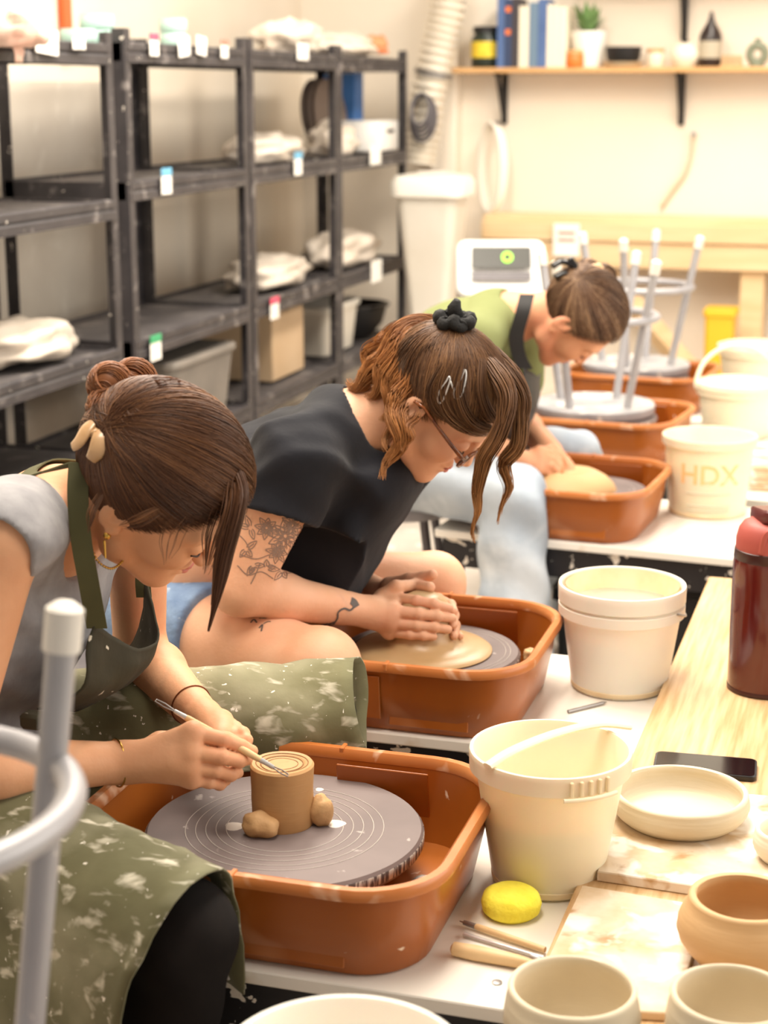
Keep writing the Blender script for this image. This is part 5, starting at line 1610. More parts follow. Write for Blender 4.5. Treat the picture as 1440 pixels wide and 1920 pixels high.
# bib: near corner, sagging top edge, far corner, down to the waist
A = lambda u, v, y: at_y(u, v, y)
bib = [[A(178, 1168, 1.80), A(215, 1195, 1.85), A(262, 1216, 1.90), A(299, 1190, 1.97), A(272, 1085, 2.02)],
       [A(160, 1225, 1.78), A(205, 1248, 1.83), A(255, 1255, 1.89), A(285, 1225, 1.98), A(268, 1150, 2.05)],
       [A(150, 1290, 1.77), A(190, 1300, 1.82), A(225, 1290, 1.90), A(245, 1265, 2.00), A(235, 1225, 2.08)],
       [A(70, 1330, 1.76), A(110, 1335, 1.82), A(150, 1330, 1.90), A(170, 1310, 2.00), A(170, 1280, 2.08)]]
mesh('apron_bib', sheet(bib, 7, 6, 0.0025, 0.004, 18, 4), 'apron_shaded', p1, smooth=180, world=True)
mat('strap_olive', (86, 84, 50), 0.8, (74, 72, 42), 8)
def strap(pix, w, m, name='neck_strap', th=0.002):
    pts = [A(*q) for q in pix]
    C = catmull(pts, 6)
    rowsA = [[c + np.array([-w / 2, -w * 0.15, 0.0]), c + np.array([w / 2, w * 0.15, 0.0])] for c in C]
    return mesh(name, sheet(rowsA, 2, 1, th), m, p1, smooth=60, world=True)
strap([(148, 868, 1.80), (146, 930, 1.785), (152, 1010, 1.785), (166, 1090, 1.79), (182, 1178, 1.80)], 0.024, 'strap_olive')
strap([(270, 1060, 2.03), (268, 1090, 2.03), (270, 1120, 2.03)], 0.02, 'strap_olive')
# strap round the back of the neck
mesh('neck_strap', sheet([[np.array(A(148, 868, 1.80)) + np.array(q) for q in ((-0.012, 0, 0), (0.012, 0, 0))], [np.array([-1.03, 1.84, 0.965]), np.array([-1.005, 1.84, 0.975])], [np.array([-1.04, 1.90, 0.968]), np.array([-1.015, 1.90, 0.978])], [np.array([-1.02, 1.96, 0.955]), np.array([-0.995, 1.96, 0.965])]], 2, 5, 0.002), 'strap_olive', p1, smooth=60, world=True)
mesh('waist_tie', box(0, 0, 0, 0.028, 0.022, 0.02, 0.004), 'apron_shaded', p1, loc=tuple(np.array(A(62, 1350, 1.74)) - np.array([-1.2, 1.9, 0])))

# jewellery
ear = h1.w((-0.006, -0.083, -0.034))
o = mesh('earring', lathe([(0, 0.005), (0.0035, 0.0035), (0.005, 0), (0.0035, -0.0035), (0, -0.005)], 14), 'gold', p1, loc=tuple(ear - np.array([-1.2, 1.9, 0])), smooth=180)
mesh('earring_drop', tube([ear + np.array([-0.004, 0, -0.006]), ear + np.array([-0.004, 0.001, -0.028])], [0.0016, 0.0012], 8), 'gold', p1, world=True)
nk = catmull([A(165, 1010, 1.80), A(182, 1050, 1.80), A(207, 1066, 1.81), A(228, 1054, 1.83), A(240, 1030, 1.85)], 6)
for i, q in enumerate(nk):
    mesh('necklace_bead', lathe([(0, 0.0022), (0.0022, 0), (0, -0.0022)], 8), 'gold', p1, loc=tuple(q - np.array([-1.2, 1.9, 0])), smooth=180)
def bangle(c, d, r, w, m, name='bracelet'):
    d = np.array(d) / np.linalg.norm(d); u = np.cross(d, (0, 0, 1)); u /= np.linalg.norm(u); v = np.cross(d, u)
    return mesh(name, tube([c + r * (math.cos(a) * u + math.sin(a) * v) for a in np.linspace(0, 2 * math.pi, 36, endpoint=False)], w, 6, closed=True), m, p1, smooth=180, world=True)
bangle(Rw + (Re - Rw) * 0.02, Rw - Re + np.array([0, 0, 0.02]), 0.0300, 0.0013, 'gold')
bangle(Lw + (Le - Lw) * 0.16, Lw - Le, 0.0285, 0.0011, 'gold_dark' if 'gold_dark' in MATS else mat('gold_dark', (120, 70, 40), 0.4, metal=0.6))

# hair: cap, strands swept back to the clip, bun, loose front locks
hair_cap(h1, 'hair_a', p1)
gat = h1.hit(200, 798) - h1.hc
gat = gat / np.linalg.norm(gat)
S = scalp(h1, gat, 5200, 3, lift=0.035, spread=0.06, m0=1.0)
strand_obj('hair', S, np.random.RandomState(1).uniform(0.0004, 0.0009, len(S)), 'hair_a', p1, 4)
# bun knotted above the clip
def bun(h, cen, n, rad, seed, m, parent, r0=0.0013, turns=1.6, sq=0.8, name='hair_bun'):
    rg = np.random.RandomState(seed)
    out = []
    for i in range(n):
        ph = rg.rand() * 2 * math.pi; tl = rg.normal() * 0.45
        rr = rad * (0.98 + 0.14 * rg.rand())
        P = []
        for k in range(22):
            a = ph + turns * 2 * math.pi * k / 21
            q = np.array([math.cos(a), math.sin(a) * sq, 0.25 * math.sin(a * 0.7 + tl * 3) + tl]); q *= rr / np.linalg.norm(q)
            c, s_ = math.cos(tl), math.sin(tl)
            q = np.array([q[0], c * q[1] - s_ * q[2], s_ * q[1] + c * q[2]])
            P.append(cen + h.M @ q)
        out.append(P)
    return strand_obj(name, np.array(out), rg.uniform(r0 * 0.7, r0 * 1.3, n), m, parent, seed + 1)
def core(cen, r, m, parent, shade=0.25, name='bun_core'):
    f_ = Field(); f_.ell(cen, r, None, 0)
    o = mesh(name, f_.mesh(np.array(cen) - max(r) * 1.2, np.array(cen) + max(r) * 1.2, 0.004), m, parent, smooth=180, world=True)
    set_attr(o, shade); return o
for (u, v, D, r) in ((207, 722, 2.06, 0.026), (252, 714, 2.09, 0.026), (204, 764, 2.05, 0.025), (232, 745, 2.07, 0.030)):
    c = at_d(u, v, D)
    core(c, (r,) * 3, 'hair_a_bun', p1, 0.4)
    bun(h1, c, 260, r, u, 'hair_a_bun', p1, r0=0.0010)
# swept hair meeting the bun
base = [h1.w(h1.surf(d, 1.0)) for d in ((-0.55, -0.55, 0.6), (-0.5, 0.0, 0.85), (-0.9, -0.35, 0.2))]
for i, b in enumerate(base):
    S = lock([b, (b + at_d(222, 770, 2.115)) / 2 + np.array([0, 0, 0.01]), at_d(222, 762, 2.115)], 90, 0.020, 20 + i, fray=1.0, k=12)
    strand_obj('hair_sweep', S, np.full(len(S), 0.0007), 'hair_a_bun' if i else 'hair_a', p1, 30 + i)
# long loose front locks hanging straight down past the face
def front(pix, n, r, seed, m='hair_a', par=None, wave=0.0, freq=2.0, fray=1.5, tip=0.3, curl=0.0, rad=0.0009):
    path = [np.array(at_d(*q)) for q in pix]
    S = lock(path, n, r, seed, wave, freq, fray, curl=curl)
    return strand_obj('loose_lock', S, np.random.RandomState(seed).uniform(rad * 0.7, rad * 1.3, n), m, par, seed, tip=tip)
front([(430, 850, 2.03), (452, 915, 2.01), (442, 970, 2.01), (423, 1040, 2.02), (409, 1110, 2.03), (390, 1185, 2.04)], 180, 0.0062, 51, par=p1)
front([(425, 860, 2.03), (440, 920, 2.01), (428, 980, 2.01), (412, 1050, 2.02), (402, 1110, 2.03), (396, 1150, 2.04)], 90, 0.0055, 52, par=p1)
front([(440, 890, 2.02), (430, 950, 2.01), (405, 1020, 2.02), (385, 1080, 2.03)], 40, 0.014, 53, par=p1, rad=0.0006)
front([(350, 960, 2.00), (320, 1000, 2.00), (310, 1060, 2.01)], 8, 0.012, 54, par=p1, rad=0.00035)
front([(300, 955, 1.99), (260, 975, 1.985), (222, 985, 1.985)], 18, 0.006, 55, par=p1, rad=0.0005)
front([(190, 925, 2.0), (172, 960, 1.99), (165, 1000, 1.99)], 14, 0.005, 56, par=p1, rad=0.0005)
# claw clip
cp = np.array(at_d(172, 835, 2.015))
mat('clip_beige', (206, 168, 126), 0.35, (188, 146, 100), 20, coat=0.3)
jaw1 = catmull([at_d(187, 782, 2.02), at_d(166, 800, 2.005), at_d(150, 826, 2.00), at_d(136, 838, 2.005)], 5)
jaw2 = catmull([at_d(187, 788, 2.02), at_d(190, 815, 1.995), at_d(182, 845, 1.99), at_d(170, 862, 1.995)], 5)
cl = mesh('hair_clip', tube(jaw2, [0.0042 + 0.0026 * math.sin(math.pi * i / (len(jaw2) - 1)) for i in range(len(jaw2))], 10, flat=(1.6, 0.6)), 'clip_beige', p1, smooth=180, world=True)
mesh('hair_clip', tube(jaw1, [0.0040 + 0.0022 * math.sin(math.pi * i / (len(jaw1) - 1)) for i in range(len(jaw1))], 10, flat=(1.6, 0.6)), 'clip_beige', p1, smooth=180, world=True)
for k in range(3):
    a = at_d(168 + 8 * k, 815 + 12 * k, 2.0); b = at_d(182 + 4 * k, 808 + 14 * k, 1.996)
    mesh('clip_tooth', tube([a, b], [0.0035, 0.003], 8), 'clip_beige', p1, smooth=180, world=True)

# trimming tool in the right hand
ta = np.array(at_d(292, 1313, 2.128)); tb = np.array([W1[0] + 0.002, W1[1] - 0.006, 0.515 + 0.0845])
tb = np.array(at_z(540, 1454, 0.515 + 0.085))
tt = empty('loop_tool', tuple(tb), label='wooden-handled loop trimming tool held in the right hand over the cylinder', cat='tool')
sg = lambda s_: ta + (tb - ta) * s_
mesh('handle', tube([sg(0.22), sg(0.24), sg(0.45), sg(0.7), sg(0.78), sg(0.80)], [0.0032, 0.0042, 0.0048, 0.0046, 0.004, 0.003], 12), 'wood_tool', tt, smooth=60, world=True)
mesh('ferrule', tube([sg(0.79), sg(0.89)], [0.0036, 0.0026], 10), 'metal_bright', tt, world=True)
mesh('ferrule', tube([sg(0.14), sg(0.23)], [0.0026, 0.0036], 10), 'metal_bright', tt, world=True)
dv = (tb - ta) / np.linalg.norm(tb - ta); sd = np.cross(dv, (0, 0, 1)); sd /= np.linalg.norm(sd); un = np.cross(sd, dv)
for s0, s1, nm in ((0.88, 1.0, 'front'), (0.15, 0.0, 'rear')):
    e = sg(s1); b = sg(s0); w = 0.007
    mesh('wire_loop', tube([b + sd * 0.001, b + (e - b) * 0.55 + sd * w * 0.75, e + sd * w * 0.5, e - sd * w * 0.5, b + (e - b) * 0.55 - sd * w * 0.75, b - sd * 0.001], 0.0009, 6, closed=True), 'metal_dull', tt, world=True)
# ------------------------------------------------------------------ tattooed potter in the dark T-shirt
p2 = person((-1.2, 2.66, 0), 'potter with glasses and tattooed arm in a dark T-shirt centring clay')
h2 = Head((-0.718, 2.648, 0.94), (0.662, 0.043, -0.748), None, (0.747, -0.119, 0.655))
f = Field()
pel = np.array([-1.19, 2.66, 0.56]); che = np.array([-0.985, 2.66, 0.775]); upc = np.array([-0.885, 2.66, 0.865])
f.rc(pel, che, 0.095, 0.092, 0.03, squash=(Yax, 1.5)); f.rc(che, upc, 0.092, 0.060, 0.03, squash=(Yax, 1.7))
Rs = at_y(555, 868, 2.50); Re = at_y(450, 1106, 2.435); Rw = at_y(690, 1147, 2.602)
Ls = np.array([-0.835, 2.84, 0.815]); Le = at_y(585, 1062, 2.88); Lw = at_y(712, 1112, 2.745)
nb = np.array([-0.862, 2.66, 0.888]); nt = h2.w((-0.028, 0, -0.045))
f.rc(nb, Rs, 0.048, 0.048, 0.04); f.rc(nb, Ls, 0.048, 0.046, 0.04); f.rc(nb, nt, 0.052, 0.050, 0.03)
f.rc(Rs, Re, 0.056, 0.042, 0.02); f.chain([Re, Re + (Rw - Re) * 0.3, Rw], [0.036, 0.038, 0.0260], 0.02)
f.rc(Ls, Le, 0.050, 0.042, 0.02); f.chain([Le, Le + (Lw - Le) * 0.3, Lw], [0.040, 0.038, 0.0250], 0.02)
dome = lambda z: float(np.interp(z - 0.508, [0.016, 0.026, 0.042, 0.06, 0.078, 0.093, 0.101], [0.066, 0.055, 0.050, 0.048, 0.045, 0.037, 0.02]))
def od(u, v, off=0.0055):
    p = at_d(u, v, 2.87)
    for _ in range(4): p = ray_axis(u, v, C2, dome(p[2]) + off)
    return p
mcp = [od(742, 1122, 0.020), od(738, 1146, 0.020), od(734, 1167, 0.018), od(730, 1185, 0.014)]
fing = [[od(782, 1127), od(815, 1133), od(842, 1140)], [od(786, 1151), od(820, 1155), od(848, 1159)],
        [od(782, 1173), od(814, 1176), od(840, 1180)], [od(770, 1190), od(794, 1192), od(813, 1194)]]
tp = lambda u, v, z: at_z(u, v, z)
thumb = [od(718, 1120, 0.026), od(742, 1100, 0.016), at_z(778, 1097, 0.508 + 0.104), at_z(806, 1101, 0.508 + 0.108)]
add_hand(f, Rw, mcp, fing, thumb)
f.rc(Rw, (Rw + mcp[1] + mcp[2]) / 3 + (mcp[1] - Rw) * 0.1, 0.024, 0.020, 0.012)
# left hand on the far side of the dome, fingertips round its right-hand edge
def far(ang, z, off=0.006):
    r = dome(z) + off
    return np.array([C2[0] + r * math.cos(R(ang)), C2[1] + r * math.sin(R(ang)), z])
z0 = 0.508
mcpL = [far(128, z0 + 0.082, 0.018), far(130, z0 + 0.066, 0.018), far(132, z0 + 0.050, 0.016), far(136, z0 + 0.036, 0.012)]
fingL = [[far(75, z0 + 0.078), far(40, z0 + 0.074), far(12, z0 + 0.070)], [far(72, z0 + 0.062), far(30, z0 + 0.058), far(-6, z0 + 0.052)],
         [far(72, z0 + 0.046), far(30, z0 + 0.040), far(-10, z0 + 0.034)], [far(76, z0 + 0.032), far(42, z0 + 0.028), far(18, z0 + 0.024)]]
thumbL = [at_y(730, 1098, 2.72), at_z(768, 1086, z0 + 0.108), at_z(795, 1082, z0 + 0.115), at_z(811, 1078, z0 + 0.122)]
add_hand(f, Lw, mcpL, fingL, thumbL)
# bare legs
Rh = np.array([-1.17, 2.57, 0.535]); Rk = at_y(600, 1252, 2.415); Lh = np.array([-1.17, 2.75, 0.535]); Lk = at_y(815, 1092, 2.93)
Ra = np.array([-0.835, 2.41, 0.085]); La = np.array([-0.78, 2.95, 0.085])
fl = Field()
fl.rc(pel, (Rh + Lh) / 2, 0.09, 0.08, 0.03, squash=(Yax, 1.4))
fl.chain([Rh, Rh + (Rk - Rh) * 0.45, Rk], [0.092, 0.076, 0.058], 0.03); fl.chain([Lh, Lh + (Lk - Lh) * 0.45, Lk], [0.092, 0.074, 0.056], 0.03)
fl.ell(Rk + np.array([0.006, 0, 0.004]), (0.058, 0.056, 0.060), None, 0.02)
fl.chain([Rk, Rk + (Ra - Rk) * 0.3, Ra], [0.054, 0.056, 0.036], 0.02); fl.chain([Lk, Lk + (La - Lk) * 0.3, La], [0.052, 0.054, 0.036], 0.02)
for a in (Ra, La): fl.rc(a + np.array([-0.03, 0, -0.05]), a + np.array([0.13, 0, -0.062]), 0.034, 0.022, 0.03)
add_head(f, h2)
hb = (h2.o - np.array([0.15, 0.13, 0.16]), h2.o + np.array([0.17, 0.13, 0.17]))
hand_lo = np.array([-0.87, 2.54, 0.50]); hand_hi = np.array([-0.64, 2.80, 0.66])
body2 = njoin(fl.mesh((-1.36, 2.30, 0.0), (-0.66, 3.06, 0.72), 0.0055), f.mesh((-1.36, 2.30, 0.44), (-0.56, 3.06, 1.10), 0.0055, cut=[(hb[0] + 0.006, hb[1] - 0.006), (hand_lo + 0.006, hand_hi - 0.006)]),
              f.mesh(hb[0], hb[1], 0.0026), f.mesh(hand_lo, hand_hi, 0.0021))
mesh('body', body2, 'skin_b', p2, smooth=180, world=True)
bv2 = on_mesh(body2)

# dark T-shirt
mat('tshirt_navy', (30, 31, 38), 0.88, (23, 24, 30), 8, bump=0.2, bscale=22, spec=0.25, sheen=0.08)
s = Field()
s.rc(pel + np.array([0.01, 0, 0.01]), che, 0.120, 0.116, 0.03, squash=(Yax, 1.42)); s.rc(che, upc, 0.114, 0.074, 0.04, squash=(Yax, 1.65))
s.rc(nb + np.array([-0.02, 0, -0.012]), Rs, 0.060, 0.062, 0.04); s.rc(nb + np.array([-0.02, 0, -0.012]), Ls, 0.060, 0.060, 0.04)
ua = (Re - Rs) / np.linalg.norm(Re - Rs); ul = (Le - Ls) / np.linalg.norm(Le - Ls)
s.rc(Rs, Rs + ua * 0.16, 0.064, 0.074, 0.03); s.rc(Ls, Ls + ul * 0.15, 0.060, 0.068, 0.03)
# front of the shirt hanging away from the belly
s.rc(at_y(735, 905, 2.66), at_y(625, 1060, 2.66), 0.045, 0.055, 0.05, squash=(Yax, 2.3))
s.rc(che, at_y(600, 1040, 2.66), 0.09, 0.07, 0.05, squash=(Yax, 1.7))
# openings: sleeves (hollow), neckline, hem
s.plane(Rs + ua * 0.088, ua + np.array([0.12, 0, 0.0]), 0.004, lo=Rs + np.array([-0.22, -0.2, -0.34]), hi=Rs + np.array([0.085, 0.035, 0.02]))
s.rc(Rs + ua * 0.065, Rs + ua * 0.2, 0.0585, 0.062, 0.004, 's')
s.plane(Ls + ul * 0.12, ul, 0.004, lo=Ls + np.array([-0.3, 0.0, -0.34]), hi=Ls + np.array([0.1, 0.2, 0.02]))
s.rc(nb + np.array([0.004, 0.0, 0.014]), nt, 0.060, 0.066, 0.005, 's')
s.ell(nb + np.array([0.055, 0.0, 0.012]), (0.050, 0.072, 0.052), None, 0.01, 's')
hem_n = np.array([-0.35, 0, -0.94])
s.plane(at_y(592, 1112, 2.66), hem_n, 0.004)
wr = lambda x, y, z: 0.008 * (0.5 + 0.5 * np.sin(30 * z - 30 * x + 4 * np.sin(11 * y + 5 * z))) ** 2.5 + 0.004 * (0.5 + 0.5 * np.sin(46 * y + 22 * z + 2 * np.sin(20 * x))) ** 3 + 0.0015 * np.sin(64 * x + 48 * z + 20 * y)
mesh('t_shirt', s.mesh((-1.40, 2.33, 0.44), (-0.70, 3.0, 1.02), 0.005, wr), 'tshirt_navy', p2, smooth=180, world=True)
# denim shorts
mat('denim', (126, 150, 182), 0.9, (104, 128, 164), 26, bump=0.2, bscale=90, splat=[((190, 202, 216), 30, 0.6, 0.1)])
g = Field()
g.rc(pel + np.array([0, 0, -0.01]), (Rh + Lh) / 2, 0.116, 0.104, 0.03, squash=(Yax, 1.4))
for a, b in ((Rh, Rk), (Lh, Lk)):
    u_ = (b - a) / np.linalg.norm(b - a)
    g.rc(a, a + u_ * 0.16, 0.104, 0.096, 0.03)
    g.plane(a + u_ * 0.125, u_, 0.003, lo=a + np.array([0.02, -0.2, -0.2]), hi=a + np.array([0.5, 0.2, 0.2]))
mesh('shorts', g.mesh((-1.36, 2.38, 0.40), (-0.92, 2.95, 0.72), 0.006), 'denim', p2, smooth=180, world=True)

# hair: scraped up to a tie, wavy tail, nape waves, two long front curls
hair_cap(h2, 'hair_b', p2, hl=-0.008)
tie_l = np.array([-0.62, -0.05, 0.78])
best, bd = None, 1e9
for a in np.linspace(20, 175, 60):
    d_ = np.array([math.cos(R(a)), -0.06, math.sin(R(a))]); w_ = h2.w(h2.surf(d_, 1.08)); q = w_ - EYE; D_ = q @ FWD
    e_ = (720 + FPX * (q @ RGT) / D_ - 850) ** 2 + (960 - FPX * (q @ UPV) / D_ - 618) ** 2
    if e_ < bd: bd, best = e_, d_
tie_l = best / np.linalg.norm(best)
up = lambda p: p[2] > 0.012 - 0.25 * p[0]
S = scalp(h2, tie_l, 4200, 13, lift=0.035, spread=0.05, m0=1.0, hl=0.006, jit=0.014, keep=lambda p: p[2] > -0.01 + (0.02 if p[0] < 0 else 0))
strand_obj('hair', S, np.random.RandomState(2).uniform(0.0004, 0.0009, len(S)), 'hair_b', p2, 14)
tie = h2.w(h2.surf(tie_l, 1.10))
# scrunchie
mat('scrunchie_black', (10, 9, 9), 0.8, bump=0.5, bscale=60)
zz = h2.d(tie_l); e1 = np.cross(zz, (0, 1, 0)); e1 /= np.linalg.norm(e1); e2 = np.cross(zz, e1)
ring = [tie + (0.020 + 0.004 * math.sin(7 * a)) * (math.cos(a) * e1 + math.sin(a) * e2) + zz * 0.003 * math.sin(5 * a) for a in np.linspace(0, 2 * math.pi, 60, endpoint=False)]
mesh('scrunchie', tube(ring, [0.0105 + 0.003 * math.sin(i * 0.9) for i in range(60)], 10, closed=True), 'scrunchie_black', p2, smooth=180, world=True)
mesh('scrunchie', tube([tie + zz * 0.006, tie + zz * 0.022 + e1 * 0.004, tie + zz * 0.034], [0.014, 0.011, 0.006], 10), 'scrunchie_black', p2, smooth=180, world=True)
def lk(pix, n, r, seed, m='hair_b_tail', wave=0.006, freq=2.5, fray=1.5, tip=0.5, rad=0.0008, curl=0.0):
    S_ = lock([np.array(at_d(*q)) for q in pix], n, r, seed, wave, freq, fray, curl=curl)
    return strand_obj('wavy_lock', S_, np.random.RandomState(seed).uniform(rad * 0.7, rad * 1.3, n), m, p2, seed, tip=tip)
# pony tail falling back over the neck
lk([(845, 620, 2.80), (800, 610, 2.80), (752, 640, 2.79), (715, 690, 2.78), (672, 722, 2.80), (645, 712, 2.82)], 240, 0.016, 61, fray=1.7)
lk([(842, 624, 2.79), (792, 622, 2.78), (748, 666, 2.76), (715, 722, 2.76), (680, 745, 2.78)], 260, 0.016, 62, fray=1.8)
lk([(842, 625, 2.78), (795, 630, 2.765), (755, 685, 2.745), (735, 745, 2.74), (712, 790, 2.745)], 260, 0.015, 63, fray=1.8)
lk([(840, 628, 2.77), (800, 650, 2.745), (770, 700, 2.73), (752, 770, 2.715), (745, 830, 2.70), (726, 885, 2.70), (720, 902, 2.70)], 260, 0.013, 64, wave=0.007, freq=3, fray=1.6)
lk([(830, 640, 2.765), (790, 680, 2.73), (762, 730, 2.715), (735, 790, 2.72), (728, 850, 2.71)], 200, 0.012, 65, wave=0.007, freq=3)
lk([(815, 640, 2.77), (770, 640, 2.77), (725, 680, 2.77), (695, 700, 2.79), (668, 690, 2.80)], 140, 0.014, 66, wave=0.009, freq=2.5)
lk([(800, 640, 2.83), (750, 640, 2.84), (710, 670, 2.84), (690, 720, 2.83)], 200, 0.022, 68)
lk([(745, 640, 2.80), (718, 640, 2.81), (700, 632, 2.82)], 16, 0.008, 67, rad=0.0005, wave=0.008)
# two long front curls
lk([(915, 668, 2.715), (948, 715, 2.68), (955, 765, 2.675), (935, 820, 2.68), (905, 860, 2.69), (893, 920, 2.70), (900, 960, 2.70), (888, 1000, 2.71), (893, 1018, 2.71)], 150, 0.0075, 71, 'hair_b', wave=0.004, freq=2.0, fray=1.9, tip=0.9)
lk([(930, 660, 2.745), (968, 710, 2.725), (980, 770, 2.725), (972, 830, 2.73), (940, 868, 2.73), (956, 915, 2.74), (945, 950, 2.74), (935, 985, 2.74)], 130, 0.0075, 72, 'hair_b', wave=0.004, freq=2.0, fray=1.9, tip=0.9)
lk([(905, 668, 2.71), (938, 715, 2.675), (946, 770, 2.67), (928, 830, 2.675)], 160, 0.009, 73, 'hair_b', wave=0.002, fray=1.4, tip=0.2)
lk([(925, 655, 2.75), (970, 715, 2.72), (983, 775, 2.72), (970, 840, 2.725)], 160, 0.009, 74, 'hair_b', wave=0.002, fray=1.4, tip=0.2)
lk([(785, 770, 2.70), (768, 800, 2.69), (758, 850, 2.69)], 30, 0.006, 75, wave=0.005, freq=2, rad=0.0006)
# strands swept forward along the temple into the front curls
def sweep(pix, n, r, seed, m_=1.03):
    S_ = lock([h2.w(h2.hit(u, v, m_)) for u, v in pix], n, r, seed, 0.0008, 1.5, 1.3, k=16)
    strand_obj('swept_hair', S_, np.random.RandomState(seed).uniform(0.0004, 0.0008, n), 'hair_b', p2, seed, tip=0.1)
sweep([(872, 672), (858, 735), (878, 785), (918, 806), (948, 800)], 90, 0.010, 91)
sweep([(845, 672), (826, 730), (840, 775), (880, 806), (915, 818)], 80, 0.009, 92)
sweep([(900, 672), (898, 735), (918, 780), (950, 790)], 90, 0.010, 93)
sweep([(920, 676), (930, 730), (945, 770), (962, 785)], 80, 0.009, 94)
sweep([(830, 680), (808, 725), (812, 757), (832, 784), (858, 800)], 60, 0.007, 95)
# snap clips on the side of the head
def snap(pix):
    C_ = [h2.w(h2.hit(u, v, 1.075)) for u, v in pix]
    return mesh('hair_clip', tube(catmull(C_, 5, closed=True), 0.0024, 6, closed=True, flat=(1.5, 0.7)), 'metal_bright', p2, smooth=180, world=True)
snap([(842, 706), (836, 716), (826, 730), (821, 746), (824, 756), (831, 750), (838, 732), (844, 714)])
snap([(872, 693), (866, 706), (856, 724), (850, 738), (856, 748), (866, 740), (872, 718), (874, 702)])
mesh('hair_clip', tube([h2.w(h2.hit(u, v, 1.085)) for u, v in ((843, 710), (848, 724), (853, 738))], 0.0016, 6), 'metal_bright', p2, smooth=180, world=True)
# glasses
mat('tortoise', (70, 34, 20), 0.25, (140, 78, 36), 60, coat=0.4)
gl = empty('glasses', tuple(h2.w((0.1, 0, 0))), label='tortoiseshell glasses worn by the potter in the dark T-shirt', cat='glasses')
for y in (-1, 1):
    cen = np.array([0.106, y * 0.033, -0.004])
    ring = [h2.w(cen + np.array([0.004 * math.cos(a) * 0 - 0.006 * abs(math.cos(a)) * (1 if math.cos(a) * y > 0 else 0), 0.025 * math.cos(a), 0.021 * math.sin(a)])) for a in np.linspace(0, 2 * math.pi, 30, endpoint=False)]
    mesh('rim', tube(ring, 0.0024, 8, closed=True), 'tortoise', gl, smooth=180, world=True)
    mesh('temple_arm', tube([h2.w(q) for q in ((0.102, y * 0.058, 0.002), (0.094, y * 0.069, 0.004), (0.05, y * 0.078, 0.010), (-0.004, y * 0.085, 0.018), (-0.022, y * 0.084, 0.012))], [0.003, 0.0036, 0.003, 0.0026, 0.003], 8), 'tortoise', gl, smooth=180, world=True)
mesh('bridge', tube([h2.w(q) for q in ((0.108, -0.009, 0.002), (0.113, 0, 0.005), (0.108, 0.009, 0.002))], 0.0016, 8), 'metal_dull', gl, smooth=180, world=True)
mesh('hinge', tube([h2.w((0.101, -0.0575, -0.002)), h2.w((0.101, -0.0575, 0.008))], 0.0026, 8), 'metal_bright', gl, world=True)
# face details: brow, lashes, lips, ear stud
def face_bits(h, par, hairm):
    for y in (-1, 1):
        b = [h.w(q) for q in ((0.094, y * 0.014, 0.020), (0.090, y * 0.028, 0.026), (0.076, y * 0.046, 0.022))]
        o = mesh('eyebrow', tube(catmull(b, 4), [0.0022, 0.003, 0.003, 0.003, 0.003, 0.0026, 0.0022, 0.0016, 0.001], 6, flat=(1, 0.6)), 'lash', par, smooth=180, world=True)
        l_ = [h.w(q) for q in ((0.089, y * 0.020, -0.005), (0.0935, y * 0.031, -0.008), (0.086, y * 0.044, -0.004))]
        mesh('eyelash', tube(catmull(l_, 4), 0.0014, 6), 'lash', par, smooth=180, world=True)
    lp = [h.w(q) for q in ((0.084, -0.020, -0.0575), (0.0965, -0.008, -0.0545), (0.0975, 0, -0.055), (0.0965, 0.008, -0.0545), (0.084, 0.020, -0.0575))]
    mesh('upper_lip', tube(catmull(lp, 4), [0.001 + 0.003 * math.sin(math.pi * i / 16) for i in range(17)], 8), 'lip', par, smooth=180, world=True)
    lp = [h.w(q) for q in ((0.084, -0.018, -0.059), (0.0955, -0.008, -0.0635), (0.0970, 0, -0.064), (0.0955, 0.008, -0.0635), (0.084, 0.018, -0.059))]
    mesh('lower_lip', tube(catmull(lp, 4), [0.001 + 0.0035 * math.sin(math.pi * i / 16) for i in range(17)], 8), 'lip', par, smooth=180, world=True)
face_bits(h2, p2, 'hair_b'); face_bits(h1, p1, 'hair_a')
e_ = h2.w((-0.008, -0.084, -0.030))
mesh('earring', lathe([(0, 0.004), (0.004, 0.002), (0.004, -0.002), (0, -0.004)], 10), 'metal_bright', p2, loc=tuple(e_ - np.array([-1.2, 2.66, 0])), smooth=180)

# tattoos: flat ink lines lying on the skin
lines = []
rg = random.Random(5)
def petal(cx, cy, L, w, a, out):
    ca, sa = math.cos(a), math.sin(a)
    side = lambda s_: [(cx + ca * L * t - sa * s_ * w * math.sin(math.pi * t ** 0.8), cy + sa * L * t + ca * s_ * w * math.sin(math.pi * t ** 0.8)) for t in (0.12, 0.35, 0.6, 0.85, 1.0)]
    out.append(side(1)); out.append(side(-1))
    out.append([(cx + ca * L * t, cy + sa * L * t) for t in (0.2, 0.45, 0.7)])
for cx, cy, rad_, n in ((535, 1005, 34, 10), (500, 990, 24, 8), (520, 1035, 22, 8), (548, 985, 22, 7)):
    for k in range(n): petal(cx, cy, rad_ * rg.uniform(0.8, 1.1), rad_ * 0.22, 2 * math.pi * k / n + 0.2, lines)
    for k in range(5): petal(cx, cy, rad_ * 0.5, rad_ * 0.14, 2 * math.pi * k / 5, lines)
for cx, cy in ((470, 990), (462, 1030), (475, 1060), (455, 965), (500, 1065), (530, 1070)):
    for k in range(3): petal(cx, cy, rg.uniform(16, 26), 5, rg.uniform(0, 6.28), lines)
lines += [[(445, 1060), (465, 1078), (490, 1072), (512, 1085)], [(450, 1040), (480, 1048), (505, 1040)], [(470, 1095), (480, 1075), (488, 1055)], [(445, 1000), (460, 1015), (470, 1035)]]
parts = [q for q in (ink(bv2, L_, 0.0016, 'ink', None, None) for L_ in lines) if q]
